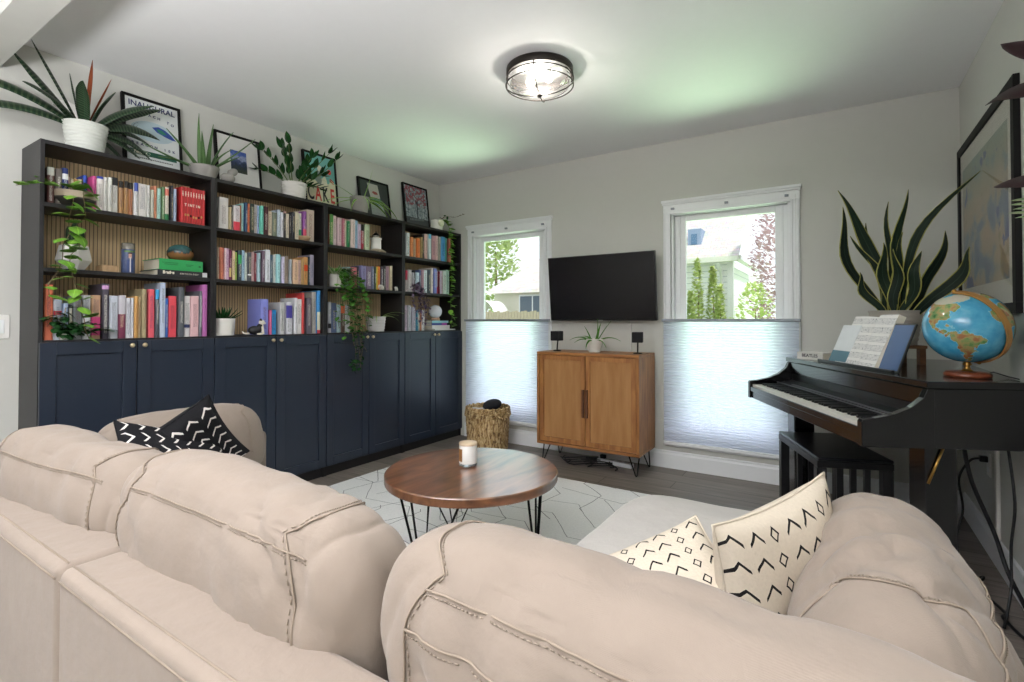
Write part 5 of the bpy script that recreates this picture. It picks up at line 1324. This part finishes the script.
def seat(x0,x1,y0,y1,seed):
    d=(x1-x0,y1-y0,.22)
    def f(p):
        k=9; n=(abs(p[0])**k+abs(p[1])**k+abs(p[2])**k)**(1/k); q=Vector(p)/n
        v=Vector((q.x*d[0]/2,q.y*d[1]/2,q.z*d[2]/2)); 
        if q.z>0: v.z+=.018*(1-q.x**2)*(1-q.y**2)+.006*noise.noise(v*6+Vector((seed,0,0)))
        return v
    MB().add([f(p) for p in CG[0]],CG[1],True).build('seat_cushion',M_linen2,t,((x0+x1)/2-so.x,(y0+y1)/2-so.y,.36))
seat(S0+.135,1.92,-3.46,-2.84,1); seat(1.925,2.775,-3.46,-2.84,2); seat(2.782,S1-.135,-3.46,-1.95,3)
CB=dict(k=3.4,wr=.012,lean=-.10,pinch=.34)
def back(name,x,y,z,dims,seed,rz=0,seams=(.35,.72),ends=(-.8,.8),**k):
    a=dict(CB); a.update(k); return cushion(name,t,(x-so.x,y-so.y,z),rz,dims,seed,seams=seams,ends=ends,**a)
back('back_cushion',1.69,-3.425,.648,(.86,.27,.41),11,seams=(.78,),sag=.02,rz=R(5))
back('back_cushion',2.475,-3.400,.655,(.87,.26,.41),5,seams=(.80,),sag=.005)
back('back_cushion',3.35,-3.395,.655,(.89,.26,.41),23,ry=R(4.5),seams=(.42,.78),sag=.0,ends=(-.93,.93))
back('arm_cushion',1.150,-2.935,.600,(.66,.22,.36),31,rz=-PI/2,lean=-.05)
back('arm_cushion',3.54,-2.865,.612,(.69,.30,.37),47,rz=PI/2,lean=-.02,k=2.8,wr=.024,fr=4,seams=(.5,),ends=(-.74,))
# ---------------------------------------------------------------- throw pillows
def clothmat(name,bgc,fgc,nu,nv,diamonds,th=.075):
    m,nt,b=newmat(name); A=attr(nt); v=A.outputs['Vector']
    nz=N(nt,'ShaderNodeTexNoise',{'Vector':v,'Scale':7,'Detail':2}); jit=N(nt,'ShaderNodeVectorMath',{0:nz.outputs['Color'],1:(.035,.035,0)},operation='MULTIPLY')
    s=N(nt,'ShaderNodeSeparateXYZ',{0:N(nt,'ShaderNodeVectorMath',{0:v,1:jit.outputs[0]},operation='ADD').outputs[0]})
    a=math_(nt,'MULTIPLY',s.outputs[0],nu); c=math_(nt,'MULTIPLY',s.outputs[1],nv)
    fa=math_(nt,'FRACT',a); fc=math_(nt,'FRACT',c); col=math_(nt,'FLOOR',a); row=math_(nt,'FLOOR',c)
    ca=math_(nt,'ABSOLUTE',math_(nt,'SUBTRACT',fa,.5)); cc=math_(nt,'ABSOLUTE',math_(nt,'SUBTRACT',fc,.5))
    che=math_(nt,'LESS_THAN',math_(nt,'ABSOLUTE',math_(nt,'SUBTRACT',math_(nt,'ADD',fc,math_(nt,'MULTIPLY',ca,1.1)),.72)),th*1.25)
    che=math_(nt,'MULTIPLY',che,math_(nt,'LESS_THAN',ca,.37))
    f=che
    if diamonds:
        dd=math_(nt,'ADD',math_(nt,'MULTIPLY',ca,1.3),cc); di=math_(nt,'LESS_THAN',math_(nt,'ABSOLUTE',math_(nt,'SUBTRACT',dd,.27)),th*.95)
        sel=math_(nt,'LESS_THAN',math_(nt,'MODULO',math_(nt,'ADD',col,1.0),3.0),.5); f=math_(nt,'ADD',math_(nt,'MULTIPLY',sel,di),math_(nt,'MULTIPLY',math_(nt,'SUBTRACT',1.0,sel),che))
    n2=N(nt,'ShaderNodeTexNoise',{'Vector':coord(nt),'Scale':180,'Detail':2})
    bc=mixc(nt,n2.outputs[0],[x*.85 for x in srgb(bgc)],srgb(bgc))
    nt.links.new(mixc(nt,f,bc,srgb(fgc)),b.inputs['Base Color']); b.inputs['Roughness'].default_value=.9; b.inputs['Specular IOR Level'].default_value=.2; bump(nt,b,n2.outputs[0],.3,.004); return m
C_blk=clothmat('black cloth with white chevrons','1d1d20','ddd8d2',6,8,False,.07); C_wht=clothmat('cream mud cloth with black marks','d6cab8','1d1b1b',7,8,True,.06)
def pillow(label,c,e1,e2,w,h,th,m,seed,group):
    e1=Vector(e1).normalized(); e2=Vector(e2); e2=(e2-e1*e2.dot(e1)).normalized(); e3=e1.cross(e2)
    Mx=Matrix((e1,e2,e3)).transposed()
    t=thing('throw_pillow',label,'pillow',c,0,group); t.rotation_euler=Mx.to_euler()
    n=36; s=Vector((seed*3.3,seed*1.1,0)); b_=MB()
    def f(u,v,sg):
        x=2*u-1; y=2*v-1
        bulge=((1-x*x)*(1-y*y)); z=th/2*max(0,bulge)**.42
        X=x*w/2*(1-.09*(1-y*y)); Y=y*h/2*(1-.09*(1-x*x))
        z+=.010*noise.noise(Vector((X*9,Y*9,sg))+s)*min(1,bulge*3)
        return Vector((X,Y,sg*z))
    for sg in (1,-1): b_.grid(lambda u,v:f(u,v,sg) if sg>0 else f(1-u,v,sg),n,n)
    b_.build('cover',m,t)
    ed=[]
    for i in range(n): ed.append(f(i/n,0,1))
    for i in range(n): ed.append(f(1,i/n,1))
    for i in range(n): ed.append(f(1-i/n,1,1))
    for i in range(n): ed.append(f(0,1-i/n,1))
    MB().tube(ed,.0028,6,True).build('edge_seam',m,t)
    return t
pillow('black pillow with white chevrons standing on its corner at the sofa\'s left end',(1.325,-3.03,.615),(-.25,-.80,-.55),(.35,-.55,.80),.39,.39,.15,C_blk,1,'black chevron pillows')
pillow('black pillow with white chevrons lying slumped in front of the upright one',(1.46,-3.11,.60),(.35,-.1,-.30),(-.1,.9,-.25),.40,.40,.14,C_blk,2,'black chevron pillows')
pillow('taller cream mud cloth pillow leaning against the right arm cushion of the sofa',(3.385,-2.865,.615),(.456,.883,.114),(-.16,-.26,.95),.36,.38,.13,C_wht,3,'cream mud cloth pillows')
pillow('lower cream mud cloth pillow lying in front of the taller one on the chaise',(3.205,-3.0,.61),(.19,.15,.09),(-.15,.19,.13),.28,.28,.11,C_wht,4,'cream mud cloth pillows')
# ================================================================ outdoors
def grassmat():
    m,nt,b=newmat('lawn'); nz=N(nt,'ShaderNodeTexNoise',{'Vector':coord(nt),'Scale':3,'Detail':8}); nt.links.new(ramp(nt,nz.outputs[0],[(.3,'5f8a3a'),(.7,'9ac265')]),b.inputs['Base Color']); b.inputs['Roughness'].default_value=.95; return m
o=bx((-30,.14,-.9),(30,60,-.6),'lawn',grassmat()); o['kind']='structure'
M_sid,nt,b=newmat('white clapboard siding'); s3=N(nt,'ShaderNodeSeparateXYZ',{0:coord(nt)}); fr=math_(nt,'FRACT',math_(nt,'DIVIDE',s3.outputs[2],.14)); ln=math_(nt,'LESS_THAN',fr,.12)
nt.links.new(mixc(nt,ln,srgb('f2f3f4'),srgb('c2c8d0')),b.inputs['Base Color']); b.inputs['Roughness'].default_value=.7; bump(nt,b,fr,.4,.02)
def roofmat(name,a,c):
    m,nt,b=newmat(name); br=N(nt,'ShaderNodeTexBrick',{'Vector':coord(nt),'Scale':3.2,'Color1':(*srgb(a),1),'Color2':(*srgb(c),1),'Mortar':(*srgb('8d8a86'),1),'Mortar Size':.012}); nz=N(nt,'ShaderNodeTexNoise',{'Vector':coord(nt),'Scale':8,'Detail':6})
    nt.links.new(mixc(nt,.3,br.outputs[0],nz.outputs['Color']),b.inputs['Base Color']); b.inputs['Roughness'].default_value=.9; return m
M_roof=roofmat('pale shingles','cfc9c4','b9b2ad')
t=thing('neighbour_house','white clapboard house with pale shingle roof seen through the right window','house',(0,9,-.6))
bx((-1.6,0,0),(1.25,6,3.25),'wall',M_sid,t); bx((1.25,-.03,0),(1.38,.12,3.25),'corner_board',M_trim,t)
m=MB(); vs=[(-1.9,-.35,3.18),(1.55,-.35,3.18),(1.55,3.2,6.2),(-1.9,3.2,6.2)]; m.add(vs+[(x,y+.12,z+.14) for x,y,z in vs],[(0,1,2,3),(7,6,5,4),(0,4,5,1),(1,5,6,2),(2,6,7,3),(3,7,4,0)]); m.build('roof',M_roof,t)
bx((-1.9,-.46,3.12),(1.55,-.352,3.24),'gutter',mat('pale gutter','cdd2c4',.5),t); MB().tube([(1.1,-.40,3.1),(1.12,-.06,2.95),(1.12,-.06,.1)],.04,8).build('downspout',M_trim,t)
m=MB(); m.prism([(1.40,.0),(1.55,0),(1.55,3.4),(1.40,3.4)],3.2,3.3); m.build('rake_board',M_trim,t)
d=MB(); d.box((.30,.15,3.55),(.62,.9,4.05)); d.build('dormer',mat('blue grey dormer','8294ad',.7),t); bx((.38,.13,3.66),(.52,.149,3.92),'dormer_window',mat('dormer glass','4f7190',.2),t)
t=thing('garage','pale grey shingle roofed garage with a dark window seen through the left window','garage',(0,9.5,-.6))
bx((-5.9,0,0),(-2.5,5,2.75),'wall',mat('cream garage siding','e3ddd0',.8),t)
m=MB(); vs=[(-6.0,-.3,2.6),(-2.3,-.3,2.6),(-2.3,2.2,4.1),(-5.0,2.2,4.1)]; m.add(vs+[(x,y+.1,z+.12) for x,y,z in vs],[(0,1,2,3),(7,6,5,4),(0,4,5,1),(1,5,6,2),(2,6,7,3),(3,7,4,0)]); m.build('roof',M_roof,t)
bx((-4.95,-.03,1.75),(-3.95,.0,2.55),'window_frame',M_trim,t); 
for x in (-4.9,-4.43): bx((x,-.04,1.80),(x+.42,-.031,2.5),'pane',mat('dark pane','5c6a78',.2),t)
t=thing('wooden_fence','weathered wooden picket fence seen through the left window','fence',(0,7.9,-.6))
m=MB()
for k in range(44): x=-6+.1*k; m.box((x,0,0),(x+.085,.02,2.0+.02*math.sin(k*2.1)))
m.build('picket_panel',mat('grey weathered wood','a89c8c',.9,var=.2),t); bx((-6,.02,.4),(-1.6,.06,.5),'rail',MATS['grey weathered wood'],t); bx((-6,.02,1.5),(-1.6,.06,1.6),'rail',MATS['grey weathered wood'],t)
t=thing('hoop_tunnel','white covered hoop tunnel behind the fence seen through the left window','greenhouse',(-5.55,8.75,-.6))
MB().grid(lambda u,v:Vector((.55*math.cos(PI*u),(v-.5)*.8,1.4+.95*math.sin(PI*u))),20,6).build('cover',mat('white film','eef0ee',.5),t,solid=.01)
bx((-.55,-.4,0),(-.5,.4,1.4),'post',M_trim,t); bx((.5,-.4,0),(.55,.4,1.4),'post',M_trim,t)
def tree(name,label,loc,h,r,lm,n,leaf,z0=.2,shape=0,trunk=.12):
    t=thing(name,label,'tree',loc)
    MB().tube([(0,0,0),(.02*h,0,h*.3),(0,.02*h,h*.8)],[trunk,trunk*.8,trunk*.2],8).build('trunk',M_vine,t)
    fo=MB()
    for k in range(n):
        u=rnd.random(); z=z0+(1-z0)*u; a=rnd.uniform(0,2*PI)
        rr=(math.sin(PI*min(1,u*.9+.08))**.7 if shape==0 else (1-u)**.75)*r*(.55+.45*rnd.random()); 
        if shape==0: rr*=.75+.4*noise.noise(Vector((a*1.2,u*4,loc[0])))
        fo.leaf((rr*math.cos(a),rr*math.sin(a),z*h),a+rnd.uniform(-1,1),rnd.uniform(-.3,1.2),leaf*rnd.uniform(.6,1.3),leaf*.7,.6,.2,2,'oval',nw=2)
    fo.build('crown',lm,t); return t
L_tree=leafmat('pale sunlit leaf','a3b878','d5e0ac',rough=.6,trans=.3); L_arb=leafmat('arborvitae leaf','94ab62','cdd88e',rough=.7,trans=.25); L_cherry=leafmat('plum leaf','a67f88','e6cdd0',rough=.6,trans=.3); L_lime=leafmat('lime leaf','a9c470','dfe9a8',rough=.6,trans=.3)
for k,(x,y,h,r) in enumerate(((.78,8.0,3.1,.22),(1.05,8.3,2.95,.22),(1.28,7.9,2.5,.2),(.55,8.35,2.4,.2))):
    tree('arborvitae',['tallest arborvitae, left centre of the row in front of the white house','second tall arborvitae right of the tallest one','short arborvitae at the right end of the row','short arborvitae at the left end of the row'][k],(x,y,-.6),h,r,L_arb,900,.11,.05,1,.04)
tree('plum_tree','pink purple leaved plum tree right of the white house',(2.6,8.5,-.6),4.6,1.12,L_cherry,3000,.12,.25,0,.045)
tree('shrub','pale lime green shrub in front of the plum tree',(2.15,6.6,-.6),2.45,.58,L_lime,900,.11,.15,0,.05)
tree('garden_tree','tall pale green tree left of the garage',(-8.0,12.5,-.6),5.6,1.5,L_tree,2600,.22,.15)
# ================================================================ burgundy plant hanging at the right edge
t=thing('hanging_burgundy_plant','burgundy leaved plant at the right edge in front of the framed painting','plant',(4.0,-2.13,1.10))
pot_mesh(.05,.075,.13).build('pot',M_pot,t)
st=MB()
for k,(a,z) in enumerate(((0,.78),(2.0,.66),(4,.5))): st.tube([(0,0,.1),(.02*math.cos(a),.02*math.sin(a),z*.5),(.03*math.cos(a),.03*math.sin(a),z)],[.006,.005,.003],6)
st.build('stems',M_vine,t)
for b0,az,el,L,wd,dr in (((0,0,.73),121,47,.25,.09,.45),((0,.0,.66),111,37,.345,.12,.9),((0,0,.42),110,25,.31,.095,.6),((0,0,.7),20,50,.1,.05,.5),((.0,0,.5),-90,30,.2,.08,.6),((0,0,.3),-120,30,.18,.07,.6)):
    MB().leaf(b0,R(az),R(el),L,wd,dr,.3,10,'oval',roll=.5).build('leaf',L_burg,t,solid=.0015)
fo=MB()
for k in range(5): fo.leaf((-.082,.05,.385-.012*k),R(130+50*math.sin(k*3)),.3,.04,.035,.6,.3,6,'oval')
fo.build('green_shoots',L_white,t)
